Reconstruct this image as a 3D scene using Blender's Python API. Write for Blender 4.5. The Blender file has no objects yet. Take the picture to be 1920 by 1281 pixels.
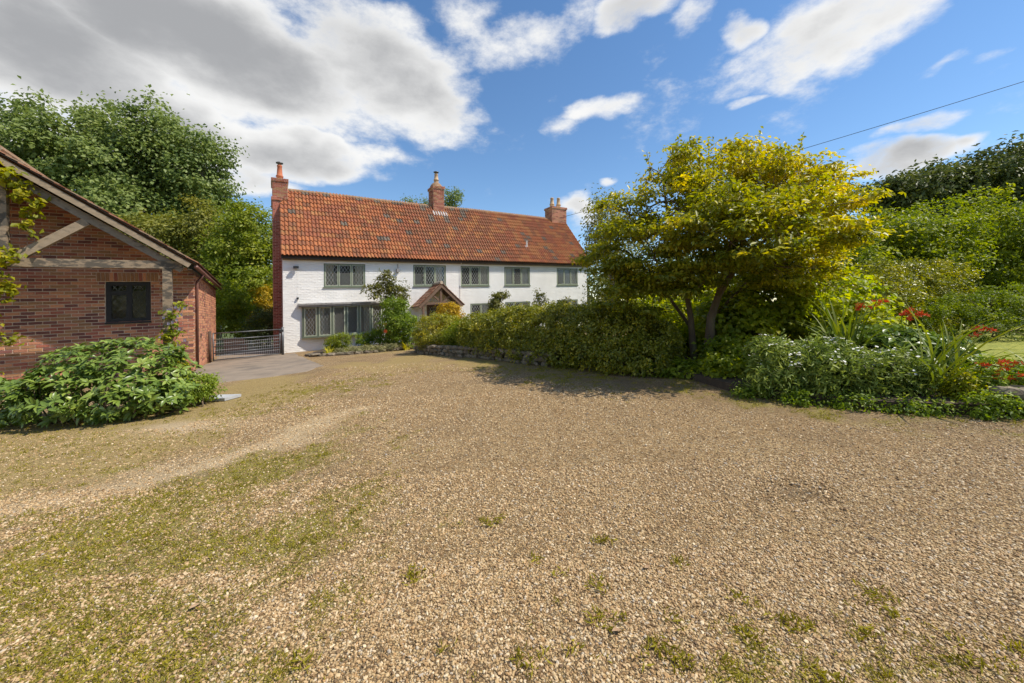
import bpy, math, random
import numpy as np
from mathutils import Vector, Matrix, Euler

# ------------------------------------------------------------------ camera, sky, sun, exposure
SC = bpy.context.scene
COL = SC.collection
EYE = 1.45
cam_d = bpy.data.cameras.new('camera'); cam = bpy.data.objects.new('camera', cam_d); COL.objects.link(cam)
cam.location = (0, 0, EYE); cam.rotation_euler = (math.pi/2, math.radians(.48), 0)
cam_d.sensor_width = 36; cam_d.lens = 36*710/1920; cam_d.shift_y = -.0326
cam_d.clip_start = .05; cam_d.clip_end = 2000
SC.camera = cam
SUN_EL, SUN_AZ = math.radians(53), math.radians(-7)      # azimuth measured from +X (the right) towards +Y
sun_vec = Vector((math.cos(SUN_EL)*math.cos(SUN_AZ), math.cos(SUN_EL)*math.sin(SUN_AZ), math.sin(SUN_EL)))
sd = bpy.data.lights.new('sun', 'SUN'); sd.energy = 4.9; sd.angle = math.radians(.53); sd.color = (1, .925, .81)
sun = bpy.data.objects.new('sun', sd); COL.objects.link(sun)
sun.rotation_euler = sun_vec.to_track_quat('Z', 'Y').to_euler(); sun.location = (30, 0, 40)
SC.view_settings.view_transform = 'Standard'; SC.view_settings.look = 'None'
SC.view_settings.exposure = .2; SC.view_settings.gamma = 1
SC.render.engine = 'CYCLES'
SC.cycles.use_denoising = True; SC.cycles.max_bounces = 6; SC.cycles.transparent_max_bounces = 12
SC.cycles.diffuse_bounces = 4; SC.cycles.glossy_bounces = 3; SC.cycles.caustics_reflective = False; SC.cycles.caustics_refractive = False

def sky_world():
    w = bpy.data.worlds.new('World'); SC.world = w; w.use_nodes = True; w.cycles.sampling_method = 'MANUAL'; w.cycles.sample_map_resolution = 512
    nt = w.node_tree; N = nt.nodes; L = nt.links; N.clear()
    def nd(t, **k):
        n = N.new(t)
        for a, b in k.items(): setattr(n, a, b)
        return n
    def val(sock, v):
        if hasattr(v, 'is_linked') or isinstance(v, bpy.types.NodeSocket): L.new(v, sock)
        else: sock.default_value = v
    def m(op, a, b=0., c=0., clamp=False):
        n = nd('ShaderNodeMath', operation=op, use_clamp=clamp)
        val(n.inputs[0], a); val(n.inputs[1], b); val(n.inputs[2], c); return n.outputs[0]
    tc = nd('ShaderNodeTexCoord'); D = tc.outputs['Generated']
    sky = nd('ShaderNodeTexSky', sky_type='NISHITA'); sky.sun_disc = False
    sky.sun_elevation = SUN_EL; sky.sun_rotation = math.pi/2 - SUN_AZ
    sky.air_density = 1.0; sky.dust_density = .05; sky.ozone_density = 1.6
    # clouds drift as masses of vapour in given directions (azimuth, elevation, half-sizes in degrees, tilt, weight)
    clouds = [(-36.5,29.1,20,6.8,-6,1.6), (-50.3,23.1,10.4,7.5,0,1.4), (-18.4,30.5,11.7,6.8,-20,1.5), (-29.2,19.7,13.3,3.2,4,1.25), (-42.8,19,9,5.5,0,1.35), (-18.5,20.5,4.7,1.7,5,.7), (-12.4,28.2,6.1,4.3,0,.9),
              (-.5,34.5,11.1,3.3,18,.75), (7.6,35.8,5.8,3.2,30,.6), (18.3,36.9,5.2,2.4,10,.9), (19.7,32,2.7,2.5,0,.6), (25.9,34.6,3.2,1.7,30,.6), (-6.1,37.5,3.8,3,0,.6), (40.9,29.1,9,4.4,14,1.1), (37.4,26.6,3.9,2.8,20,.9),
              (31.2,31.8,1.8,2.2,0,.7), (12.9,27,5.8,2.1,6,.9), (8.1,24.9,2.7,1.8,0,.75), (32.6,24.6,2.5,.6,-4,.7), (45.9,15.2,4.9,1.6,2,1.), (46.7,17.7,3.3,1.1,12,.8), (49.9,15.3,1.9,1,10,.8), (43,15.7,2.9,1.4,0,.9),
              (48.5,22.8,2,.5,8,.6), (51.5,22.5,1.4,.5,6,.6), (10.1,13.8,3.4,2.8,0,1.), (15.1,17.7,1.3,.8,0,.7), (-51.6,15.9,3.6,4.6,0,1.2), (-36,16,6,3,0,1.05),
              (-95,32,20,9,5,1.), (-140,28,22,8,0,1.), (80,40,18,7,10,.9), (130,25,22,7,0,.9), (-175,45,20,9,20,.9), (-70,55,22,10,0,1.), (20,62,24,9,30,.8), (100,14,16,4,0,.9), (-110,13,20,4,0,.9)]
    def noise(scale, detail, loc, rough=.6, squash=1.9):
        n = nd('ShaderNodeTexNoise'); n.inputs['Scale'].default_value = scale; n.inputs['Detail'].default_value = detail; n.inputs['Roughness'].default_value = rough
        mp = nd('ShaderNodeMapping'); mp.inputs['Scale'].default_value = (1, 1, squash); mp.inputs['Location'].default_value = loc; L.new(D, mp.inputs[0]); L.new(mp.outputs[0], n.inputs['Vector']); return n
    nz = noise(5.2, 7, (3.1, 1.7, .4), .66); nz2 = noise(2.2, 2, (7.3, 2.2, 5.4)); nzw = noise(7, 2, (1.3, 4.2, 2.4))
    # the directions are bent by noise so that no cloud keeps an even outline
    wob = nd('ShaderNodeVectorMath', operation='MULTIPLY_ADD'); L.new(nzw.outputs['Color'], wob.inputs[0]); wob.inputs[1].default_value = (.12, .12, .09)
    off = nd('ShaderNodeVectorMath', operation='ADD'); L.new(D, off.inputs[0]); off.inputs[1].default_value = (-.06, -.06, -.045)
    L.new(off.outputs[0], wob.inputs[2]); DW = wob.outputs[0]
    field = None
    for az, el, ra, re, tilt, wgt in clouds:
        a, e, t = math.radians(az), math.radians(el), math.radians(tilt)
        right = Vector((math.cos(a), -math.sin(a), 0)); up = Vector((-math.sin(a)*math.sin(e), -math.cos(a)*math.sin(e), math.cos(e)))
        t1 = (right*math.cos(t) + up*math.sin(t))/math.sin(math.radians(ra)); t2 = (up*math.cos(t) - right*math.sin(t))/math.sin(math.radians(re))
        d1 = nd('ShaderNodeVectorMath', operation='DOT_PRODUCT'); L.new(DW, d1.inputs[0]); d1.inputs[1].default_value = t1
        d2 = nd('ShaderNodeVectorMath', operation='DOT_PRODUCT'); L.new(DW, d2.inputs[0]); d2.inputs[1].default_value = t2
        q = m('MULTIPLY_ADD', d2.outputs['Value'], d2.outputs['Value'], m('MULTIPLY', d1.outputs['Value'], d1.outputs['Value']))
        g = m('MULTIPLY', m('SUBTRACT', 1., m('MULTIPLY', q, .72), clamp=True), wgt)
        field = g if field is None else m('MAXIMUM', field, g)
    f = m('ADD', field, m('MULTIPLY', m('SUBTRACT', nz.outputs['Fac'], .52), 2.6))
    ms = nd('ShaderNodeMapRange', interpolation_type='SMOOTHSTEP'); L.new(f, ms.inputs[0]); ms.inputs[1].default_value = .08; ms.inputs[2].default_value = .95
    dens = ms.outputs[0]
    th = nd('ShaderNodeMapRange', interpolation_type='SMOOTHSTEP'); L.new(m('ADD', m('MULTIPLY_ADD', f, .35, m('MULTIPLY', field, .65)), m('MULTIPLY', m('SUBTRACT', nz2.outputs['Fac'], .5), 1.6)), th.inputs[0]); th.inputs[1].default_value = .6; th.inputs[2].default_value = 1.55
    ramp = nd('ShaderNodeMix', data_type='RGBA'); L.new(th.outputs[0], ramp.inputs['Factor'])
    ramp.inputs['A'].default_value = (5.6, 5.6, 5.55, 1); ramp.inputs['B'].default_value = (2.35, 2.4, 2.5, 1)
    hs = nd('ShaderNodeHueSaturation'); L.new(sky.outputs[0], hs.inputs['Color']); hs.inputs['Saturation'].default_value = 1.16; hs.inputs['Value'].default_value = .98
    mx = nd('ShaderNodeMix', data_type='RGBA'); L.new(dens, mx.inputs['Factor']); L.new(hs.outputs[0], mx.inputs['A']); L.new(ramp.outputs['Result'], mx.inputs['B'])
    bg = nd('ShaderNodeBackground'); L.new(mx.outputs['Result'], bg.inputs[0]); bg.inputs[1].default_value = .15
    out = nd('ShaderNodeOutputWorld'); L.new(bg.outputs[0], out.inputs[0])
sky_world()

# ------------------------------------------------------------------ helpers
rng = np.random.default_rng(11); random.seed(5)
SLOPE = .040                                              # the whole plot climbs gently to the right
Z3 = np.array([0, 0, 1.])
def _h(ix, iy, s):
    n = (ix*374761393 + iy*668265263 + s*1442695041) & 0xffffffff
    n = ((n ^ (n >> 13))*1274126177) & 0xffffffff
    return ((n ^ (n >> 16)) & 0xffff)/65535.
def vnoise(x, y, s=0):
    x = np.asarray(x, float); y = np.asarray(y, float)
    ix = np.floor(x).astype(np.int64); iy = np.floor(y).astype(np.int64); fx = x-ix; fy = y-iy
    fx = fx*fx*(3-2*fx); fy = fy*fy*(3-2*fy)
    a = _h(ix, iy, s); b = _h(ix+1, iy, s); c = _h(ix, iy+1, s); d = _h(ix+1, iy+1, s)
    return (a*(1-fx)+b*fx)*(1-fy) + (c*(1-fx)+d*fx)*fy
def fbm(x, y, s=0, o=4):
    t = 0; am = .5; tot = 0
    for k in range(o):
        t = t + am*vnoise(x*2**k, y*2**k, s+k*7); tot += am; am *= .55
    return t/tot
def sstep(a, b, x):
    t = np.clip((x-a)/(b-a), 0, 1); return t*t*(3-2*t)
def gz(X, Y):
    X = np.asarray(X, float); Y = np.asarray(Y, float)
    return SLOPE*np.clip(X, -60, 60) - .12*sstep(10, 16.5, Y) + .02*(fbm(X*.8, Y*.8, 3, 2)-.5)*sstep(60, 10, np.abs(X))
def g0(x, y): return float(gz(x, y))

class MB:
    def __init__(s): s.V = []; s.F = []; s.M = []; s.n = 0
    def add(s, verts, faces, mat=0):
        s.V.extend([tuple(map(float, v)) for v in verts]); s.F.extend([tuple(i+s.n for i in f) for f in faces]); s.M.extend([mat]*len(faces)); s.n = len(s.V)
    def obox(s, o, u, v, w, mat=0):
        o, u, v, w = [np.asarray(k, float) for k in (o, u, v, w)]
        P = [o, o+u, o+u+v, o+v, o+w, o+u+w, o+u+v+w, o+v+w]
        s.add(P, [(0, 3, 2, 1), (4, 5, 6, 7), (0, 1, 5, 4), (1, 2, 6, 5), (2, 3, 7, 6), (3, 0, 4, 7)], mat)
    def tube(s, pts, rad, k=6, mat=0, cap=True):
        pts = [np.asarray(p, float) for p in pts]; n = len(pts)
        if np.isscalar(rad): rad = [rad]*n
        rings = []
        for i in range(n):
            t = pts[min(i+1, n-1)]-pts[max(i-1, 0)]; t = t/(np.linalg.norm(t)+1e-9)
            r = np.array([1., 0, 0]) if abs(t[0]) < .8 else np.array([0, 1., 0])
            a = np.cross(t, r); a /= np.linalg.norm(a); b = np.cross(t, a)
            rings.append([pts[i]+rad[i]*(math.cos(2*math.pi*j/k)*a+math.sin(2*math.pi*j/k)*b) for j in range(k)])
        V = [p for r in rings for p in r]; F = []
        for i in range(n-1):
            for j in range(k): F.append((i*k+j, i*k+(j+1) % k, (i+1)*k+(j+1) % k, (i+1)*k+j))
        if cap: F.append(tuple(range(k))[::-1]); F.append(tuple((n-1)*k+j for j in range(k)))
        s.add(V, F, mat)
    def lathe(s, base, prof, k=14, mat=0):
        base = np.asarray(base, float); V = []; F = []
        for r, z in prof: V += [base+[r*math.cos(2*math.pi*j/k), r*math.sin(2*math.pi*j/k), z] for j in range(k)]
        for i in range(len(prof)-1):
            for j in range(k): F.append((i*k+j, i*k+(j+1) % k, (i+1)*k+(j+1) % k, (i+1)*k+j))
        F.append(tuple((len(prof)-1)*k+j for j in range(k))); s.add(V, F, mat)
    def mesh(s, name, mats, smooth=False):
        me = bpy.data.meshes.new(name); me.from_pydata(s.V, [], s.F)
        for m_ in (mats if isinstance(mats, (list, tuple)) else [mats]): me.materials.append(m_)
        me.polygons.foreach_set('material_index', s.M)
        if smooth: me.polygons.foreach_set('use_smooth', [True]*len(s.F))
        me.update(); return me
    def build(s, name, mats, parent=None, smooth=False, kind=None):
        return link(name, s.mesh(name, mats, smooth), parent, kind=kind)
def link(name, data, parent=None, loc=None, kind=None, mat3=None):
    o = bpy.data.objects.new(name, data); COL.objects.link(o)
    if parent is not None: o.parent = parent
    if mat3 is not None: o.matrix_local = mat3
    elif loc is not None: o.location = [float(k) for k in loc]
    if kind: o['kind'] = kind
    return o
def tag(o, label=None, cat=None, group=None, kind=None):
    if label: o['label'] = label
    if cat: o['category'] = cat
    if group: o['group'] = group
    if kind: o['kind'] = kind
    return o
def thing(name, label, cat, loc, group=None):
    o = bpy.data.objects.new(name, None); COL.objects.link(o); o.location = [float(k) for k in loc]; o.empty_display_size = .2
    return tag(o, label, cat, group)
def basis(x, y, z, loc):
    x = np.asarray(x, float); z = np.asarray(z, float)
    x = x/np.linalg.norm(x); y = np.cross(z, x); y /= np.linalg.norm(y); z = np.cross(x, y)
    M_ = Matrix(((x[0], y[0], z[0], loc[0]), (x[1], y[1], z[1], loc[1]), (x[2], y[2], z[2], loc[2]), (0, 0, 0, 1))); return M_
class Frame:
    def __init__(s, P0, d):
        d = np.array(d, float); d /= np.linalg.norm(d)
        s.P0 = np.array(P0, float); s.D = np.array([d[0], d[1], SLOPE*d[0]]); s.B = np.array([-d[1], d[0], -SLOPE*d[1]])
    def r(s, a, b, c): return a*s.D + b*s.B + c*Z3
    def w(s, a, b, c): return s.P0 + s.r(a, b, c)
    def box(s, mb, a0, a1, b0, b1, c0, c1, mat=0): mb.obox(s.r(a0, b0, c0), (a1-a0)*s.D, (b1-b0)*s.B, (c1-c0)*Z3, mat)

# ------------------------------------------------------------------ materials
MATS = {}
def newmat(name):
    m_ = bpy.data.materials.new(name); m_.use_nodes = True; MATS[name] = m_
    nt = m_.node_tree; b = nt.nodes['Principled BSDF']; return m_, nt, b
def rgba(c): return (c[0], c[1], c[2], 1)
def mottled(name, c1, c2, scale=8., rough=.85, bump=.0, bscale=60., vec=(1, 1, 1), c3=None, scale3=2., t3=(.5, .65), contrast=(.3, .7), vary=0., metallic=0., spec=.4):
    m_, nt, b = newmat(name); N, L = nt.nodes, nt.links
    geo = N.new('ShaderNodeNewGeometry'); mp = N.new('ShaderNodeMapping'); mp.inputs['Scale'].default_value = vec; L.new(geo.outputs['Position'], mp.inputs[0])
    nz = N.new('ShaderNodeTexNoise'); nz.inputs['Scale'].default_value = scale; nz.inputs['Detail'].default_value = 6; nz.inputs['Roughness'].default_value = .6; L.new(mp.outputs[0], nz.inputs[0])
    mr = N.new('ShaderNodeMapRange'); mr.inputs[1].default_value, mr.inputs[2].default_value = contrast; L.new(nz.outputs[0], mr.inputs[0])
    mx = N.new('ShaderNodeMix'); mx.data_type = 'RGBA'; L.new(mr.outputs[0], mx.inputs['Factor']); mx.inputs['A'].default_value = rgba(c1); mx.inputs['B'].default_value = rgba(c2)
    out = mx.outputs['Result']
    if c3 is not None:
        n3 = N.new('ShaderNodeTexNoise'); n3.inputs['Scale'].default_value = scale3; n3.inputs['Detail'].default_value = 8; n3.inputs['Roughness'].default_value = .65; L.new(mp.outputs[0], n3.inputs[0])
        r3 = N.new('ShaderNodeMapRange'); r3.inputs[1].default_value, r3.inputs[2].default_value = t3; L.new(n3.outputs[0], r3.inputs[0])
        x3 = N.new('ShaderNodeMix'); x3.data_type = 'RGBA'; L.new(r3.outputs[0], x3.inputs['Factor']); L.new(out, x3.inputs['A']); x3.inputs['B'].default_value = rgba(c3); out = x3.outputs['Result']
    if vary:
        oi = N.new('ShaderNodeObjectInfo'); hv = N.new('ShaderNodeHueSaturation'); L.new(out, hv.inputs['Color'])
        r4 = N.new('ShaderNodeMapRange'); r4.inputs[3].default_value = 1-vary; r4.inputs[4].default_value = 1+vary; L.new(oi.outputs['Random'], r4.inputs[0]); L.new(r4.outputs[0], hv.inputs['Value']); out = hv.outputs[0]
    L.new(out, b.inputs['Base Color']); b.inputs['Roughness'].default_value = rough; b.inputs['Metallic'].default_value = metallic; b.inputs['Specular IOR Level'].default_value = spec
    if bump:
        nb = N.new('ShaderNodeTexNoise'); nb.inputs['Scale'].default_value = bscale; nb.inputs['Detail'].default_value = 5; L.new(mp.outputs[0], nb.inputs[0])
        bp = N.new('ShaderNodeBump'); bp.inputs['Strength'].default_value = bump; bp.inputs['Distance'].default_value = .02; L.new(nb.outputs[0], bp.inputs['Height']); L.new(bp.outputs[0], b.inputs['Normal'])
    return m_
def leafmat(name, cols, trans=.35, rough=.5, spec=.35, gain=1.6):
    """colour runs along the per-leaf 'tint'; part of the light passes through the blade"""
    m_, nt, b = newmat(name); N, L = nt.nodes, nt.links
    at = N.new('ShaderNodeAttribute'); at.attribute_name = 'tint'
    cr = N.new('ShaderNodeValToRGB'); e = cr.color_ramp.elements
    while len(e) < len(cols): e.new(.5)
    for i, c in enumerate(cols): e[i].position = i/(len(cols)-1); e[i].color = rgba([c[0]*gain*1.14, c[1]*gain, c[2]*gain*.62])
    L.new(at.outputs['Fac'], cr.inputs[0]); L.new(cr.outputs[0], b.inputs['Base Color']); b.inputs['Roughness'].default_value = rough; b.inputs['Specular IOR Level'].default_value = spec
    tr = N.new('ShaderNodeBsdfTranslucent'); hs = N.new('ShaderNodeHueSaturation'); hs.inputs['Saturation'].default_value = 1.1; hs.inputs['Value'].default_value = 1.35; L.new(cr.outputs[0], hs.inputs['Color']); L.new(hs.outputs[0], tr.inputs[0])
    mx = N.new('ShaderNodeMixShader'); mx.inputs[0].default_value = trans; L.new(b.outputs[0], mx.inputs[1]); L.new(tr.outputs[0], mx.inputs[2])
    L.new(mx.outputs[0], N['Material Output'].inputs[0]); return m_
def glassmat():
    m_, nt, b = newmat('window_glass'); N, L = nt.nodes, nt.links; N.remove(b)
    tr = N.new('ShaderNodeBsdfTransparent'); tr.inputs[0].default_value = (.9, .93, .92, 1); gl = N.new('ShaderNodeBsdfGlossy'); gl.inputs['Roughness'].default_value = .03
    geo = N.new('ShaderNodeNewGeometry'); nz = N.new('ShaderNodeTexNoise'); nz.inputs['Scale'].default_value = 6; L.new(geo.outputs['Position'], nz.inputs[0])
    bp = N.new('ShaderNodeBump'); bp.inputs['Strength'].default_value = .12; bp.inputs['Distance'].default_value = .03; L.new(nz.outputs[0], bp.inputs['Height']); L.new(bp.outputs[0], gl.inputs['Normal'])
    lw = N.new('ShaderNodeFresnel'); lw.inputs['IOR'].default_value = 1.5
    ad = N.new('ShaderNodeMath'); ad.operation = 'ADD'; ad.inputs[1].default_value = .03; L.new(lw.outputs[0], ad.inputs[0])
    mx = N.new('ShaderNodeMixShader'); L.new(ad.outputs[0], mx.inputs[0]); L.new(tr.outputs[0], mx.inputs[1]); L.new(gl.outputs[0], mx.inputs[2]); L.new(mx.outputs[0], N['Material Output'].inputs[0]); return m_
GLASS = glassmat()
PAINT = mottled('white_painted_brick', (.82, .805, .765), (.90, .885, .85), 1.6, .8, .25, 45, c3=(.55, .52, .42), scale3=3.2, t3=(.66, .85))
SAGE = mottled('sage_green_paint', (.13, .16, .11), (.18, .21, .15), 9, .6, .05)
SAGE_L = mottled('pale_sage_paint', (.36, .39, .28), (.44, .47, .35), 9, .55, .05)
LEAD = mottled('lead_came', (.55, .55, .53), (.66, .66, .64), 30, .6)
CURTAIN = mottled('beige_curtain', (.58, .49, .36), (.68, .58, .44), 5, .9)
CURTAIN_B = mottled('brown_curtain', (.42, .32, .22), (.50, .39, .28), 5, .9)
NET = mottled('net_curtain', (.72, .70, .62), (.82, .80, .72), 5, .9)
INTERIOR = mottled('shade_dark_interior', (.045, .04, .035), (.06, .055, .05), 2, .95)  # near-black room surfaces: the indoor shade is put into their colour
MORTAR = mottled('sandy_mortar', (.66, .53, .41), (.80, .67, .53), 14, .95, .3, 90)
BRICKS = [mottled('brick_red', (.43, .18, .11), (.53, .245, .15), 22, .9, .4, 70, vary=.18),
          mottled('brick_orange', (.55, .24, .125), (.66, .32, .18), 22, .9, .4, 70, vary=.15),
          mottled('brick_deep_red', (.32, .105, .07), (.41, .15, .10), 22, .9, .4, 70, vary=.2),
          mottled('brick_purple', (.17, .07, .06), (.24, .10, .08), 22, .9, .4, 70, vary=.2),
          mottled('brick_brown', (.33, .17, .085), (.42, .23, .12), 22, .9, .4, 70, vary=.18)]
OLDBRICK = mottled('old_red_brick', (.22, .07, .045), (.34, .12, .07), 9, .9, .4, 60, c3=(.10, .07, .05), scale3=6, t3=(.55, .7))
TILES = [mottled('tile_orange', (.33, .105, .038), (.41, .14, .052), 10, .85, .2, 60, c3=(.14, .07, .04), scale3=14, t3=(.46, .66), vary=.08),
         mottled('tile_bright', (.37, .12, .042), (.45, .16, .058), 10, .85, .2, 60, c3=(.17, .085, .045), scale3=14, t3=(.48, .68), vary=.08),
         mottled('tile_red', (.28, .085, .038), (.35, .112, .05), 10, .85, .2, 60, c3=(.13, .065, .038), scale3=14, t3=(.46, .64), vary=.08),
         mottled('tile_brown', (.20, .075, .038), (.27, .105, .05), 10, .9, .2, 60, c3=(.13, .10, .05), scale3=7, t3=(.52, .68), vary=.15),
         mottled('tile_dark', (.11, .085, .065), (.17, .12, .09), 12, .9, .2, 60, c3=(.22, .20, .11), scale3=9, t3=(.56, .7), vary=.2),
         mottled('tile_ochre', (.30, .115, .044), (.37, .15, .058), 10, .9, .2, 60, c3=(.24, .19, .08), scale3=8, t3=(.52, .68), vary=.12)]
RIDGE = mottled('lichened_ridge', (.20, .14, .085), (.36, .20, .11), 9, .95, .3, 50, c3=(.40, .36, .25), scale3=6, t3=(.55, .7))
BLACKM = mottled('black_plastic', (.018, .018, .02), (.03, .03, .032), 8, .45)
DARKT = mottled('dark_stained_timber', (.06, .04, .03), (.10, .065, .045), 12, .8)
PORCHT = mottled('brown_oak', (.13, .08, .053), (.20, .125, .085), 14, .85, .2, vec=(1, 1, 1))
TIMBER = mottled('peeling_grey_timber', (.23, .17, .11), (.33, .255, .175), 9, .9, .35, 30, vec=(1, 1, 2.6), c3=(.10, .085, .065), scale3=4., t3=(.47, .55))
TIMBER_P = mottled('pale_bargeboard', (.27, .205, .135), (.35, .275, .19), 7, .9, .25, 30, vec=(1, 1, 2.2), c3=(.16, .13, .095), scale3=6, t3=(.54, .7))
TIMBER_D = mottled('grey_rafter_board', (.21, .175, .135), (.29, .245, .19), 7, .9, .3, 30, vec=(1, 1, 2.2), c3=(.11, .09, .075), scale3=5, t3=(.55, .66))
BAYTOP = mottled('weathered_grey_board', (.27, .26, .245), (.40, .385, .36), 8, .9, .3, 40, vec=(1, 1, 4), c3=(.13, .12, .11), scale3=5, t3=(.55, .7))
PLUM = mottled('brown_plastic_pipe', (.13, .055, .04), (.18, .08, .06), 6, .4)
TERRA = mottled('terracotta_pot', (.42, .12, .055), (.50, .17, .08), 8, .8, .1)
BUFF = mottled('buff_pot', (.45, .30, .17), (.56, .39, .24), 8, .85, .1)
FLASH = mottled('lead_flashing', (.36, .36, .35), (.46, .45, .43), 12, .7)
STEEL = mottled('galvanised_gate', (.085, .09, .095), (.16, .165, .17), 10, .45, metallic=.5)
WIRE = mottled('gate_wire', (.30, .30, .30), (.42, .42, .42), 10, .5, metallic=.3)
STONE = mottled('rubble_stone', (.14, .115, .08), (.27, .22, .16), 10, .95, .5, 30, c3=(.16, .15, .09), scale3=9, t3=(.52, .66), vary=.22)
CONC = mottled('old_concrete', (.22, .175, .13), (.30, .24, .18), 2.2, .95, .35, 70, c3=(.155, .13, .105), scale3=1.3, t3=(.48, .68))
SLABM = mottled('grey_slab', (.36, .37, .38), (.45, .46, .47), 5, .9, .2)
WOODW = mottled('pale_garden_timber', (.52, .49, .42), (.62, .59, .52), 8, .9)
BARK = mottled('tree_bark', (.115, .082, .055), (.19, .14, .095), 9, .95, .6, 35, vec=(1, 1, .3), c3=(.17, .19, .08), scale3=3, t3=(.55, .7))
BARK_G = mottled('grey_bark', (.13, .115, .09), (.22, .195, .155), 7, .95, .5, 30, vec=(1, 1, .3))
SOIL = mottled('bed_soil', (.05, .036, .024), (.085, .06, .04), 8, 1., .6, 40)
CABLE = mottled('black_cable', (.02, .02, .022), (.03, .03, .03), 5, .6)
ORANGE = mottled('orange_petal', (.70, .10, .02), (.82, .16, .03), 20, .6)
REDP = mottled('scarlet_petal', (.66, .06, .012), (.82, .12, .025), 20, .55)
WHITEP = mottled('white_floret', (.62, .62, .56), (.76, .76, .70), 30, .8)
LILAC = mottled('lilac_petal', (.42, .36, .50), (.52, .46, .58), 20, .7)
DRYLEAF = mottled('dry_brown_leaf', (.20, .11, .055), (.42, .29, .17), 20, .8)

# leaf colours run from the darkest to the palest blades of each plant
LM = dict(
 poplar=leafmat('poplar_leaf', [(.06, .10, .04), (.115, .165, .068), (.18, .235, .12)], .36),
 bronze=leafmat('bronze_green_leaf', [(.065, .08, .02), (.125, .145, .036), (.20, .20, .06)], .36),
 ash=leafmat('ash_leaf', [(.07, .115, .02), (.14, .19, .035), (.25, .28, .055)], .45),
 dark=leafmat('dark_leaf', [(.03, .05, .018), (.055, .085, .026), (.10, .13, .04)], .25),
 golden=leafmat('golden_leaf', [(.18, .155, .015), (.36, .28, .02), (.55, .41, .035)], .35, gain=1.15),
 magnolia=leafmat('olive_gold_leaf', [(.078, .11, .018), (.18, .21, .024), (.32, .305, .028), (.50, .43, .032)], .44, .42, .45),
 lime=leafmat('lime_leaf', [(.06, .10, .016), (.135, .185, .026), (.25, .285, .042)], .45),
 hazel=leafmat('hazel_leaf', [(.06, .10, .016), (.14, .20, .026), (.28, .32, .04)], .5),
 conif=leafmat('evergreen_leaf', [(.035, .055, .02), (.065, .09, .032), (.115, .14, .052)], .25),
 hedge=leafmat('hedge_leaf', [(.07, .095, .016), (.155, .18, .028), (.36, .345, .055)], .36, .36, .5),
 laurel=leafmat('glossy_shrub_leaf', [(.05, .095, .024), (.10, .165, .042), (.20, .27, .085)], .2, .36, .5),
 fresh=leafmat('fresh_green_leaf', [(.06, .11, .018), (.125, .195, .028), (.24, .30, .05)], .4),
 creeper=leafmat('creeper_leaf', [(.10, .14, .014), (.22, .26, .02), (.37, .36, .03)], .45, gain=1.2),
 silver=leafmat('silver_leaf', [(.17, .20, .14), (.30, .33, .24), (.44, .46, .36)], .2, .7, gain=1.),
 sword=leafmat('sword_leaf', [(.06, .11, .02), (.12, .175, .03), (.22, .26, .05)], .3, .45, gain=1.2),
 yucca=leafmat('variegated_sword_leaf', [(.13, .19, .03), (.36, .38, .05), (.62, .56, .09)], .3, .45, gain=1.),
 aster=leafmat('narrow_grey_green_leaf', [(.065, .11, .032), (.13, .19, .055), (.24, .30, .11)], .32),
 climber=leafmat('climber_leaf', [(.05, .06, .02), (.10, .115, .035), (.18, .19, .06)], .3),
 grass=leafmat('grass_blade', [(.15, .15, .018), (.26, .26, .026), (.40, .385, .055)], .35, .7, gain=1.))

# ------------------------------------------------------------------ foliage helpers
def unit(v): return v/(np.linalg.norm(v, axis=-1, keepdims=True)+1e-9)
def leafmesh(name, parent, mat, P, N, L, W, tint, T=None, fold=.25, big=False, kind=None, origin=None):
    n = len(P); N = unit(N)
    if T is None: T = rng.normal(size=(n, 3))
    T = unit(T - N*np.sum(T*N, 1, keepdims=True)); S = np.cross(N, T)
    L = np.broadcast_to(np.asarray(L, float), (n,))[:, None]; W = np.broadcast_to(np.asarray(W, float), (n,))[:, None]
    if origin is not None: P = P - np.asarray(origin)
    if big:
        v = np.stack([P, P+T*L*.33+S*W*.5+N*W*fold, P+T*L*.7+S*W*.36+N*(W*fold*.6-L*.05), P+T*L-N*L*.16, P+T*L*.7-S*W*.36+N*(W*fold*.6-L*.05), P+T*L*.33-S*W*.5+N*W*fold, P+T*L*.5], 1)
        fs = np.array([[0, 1, 6], [1, 2, 6], [2, 3, 6], [3, 4, 6], [4, 5, 6], [5, 0, 6]]); k = 7
    else:
        v = np.stack([P-T*L*.5, P+S*W*.5+N*W*fold, P+T*L*.5-N*L*.08, P-S*W*.5+N*W*fold], 1); fs = np.array([[0, 1, 2], [0, 2, 3]]); k = 4
    F = (fs[None]+(np.arange(n)*k)[:, None, None]).reshape(-1, 3)
    me = bpy.data.meshes.new(name); me.vertices.add(n*k); me.vertices.foreach_set('co', v.reshape(-1).astype(np.float32))
    me.loops.add(F.size); me.loops.foreach_set('vertex_index', F.reshape(-1).astype(np.int32)); me.polygons.add(len(F)); me.polygons.foreach_set('loop_start', np.arange(0, F.size, 3, dtype=np.int32))
    me.update(calc_edges=True)
    at = me.attributes.new('tint', 'FLOAT', 'POINT'); at.data.foreach_set('value', np.repeat(np.clip(np.broadcast_to(tint, (n,)), 0, 1), k).astype(np.float32))
    me.materials.append(mat); o = link(name, me, parent)
    if kind: o['kind'] = kind
    return o
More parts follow.
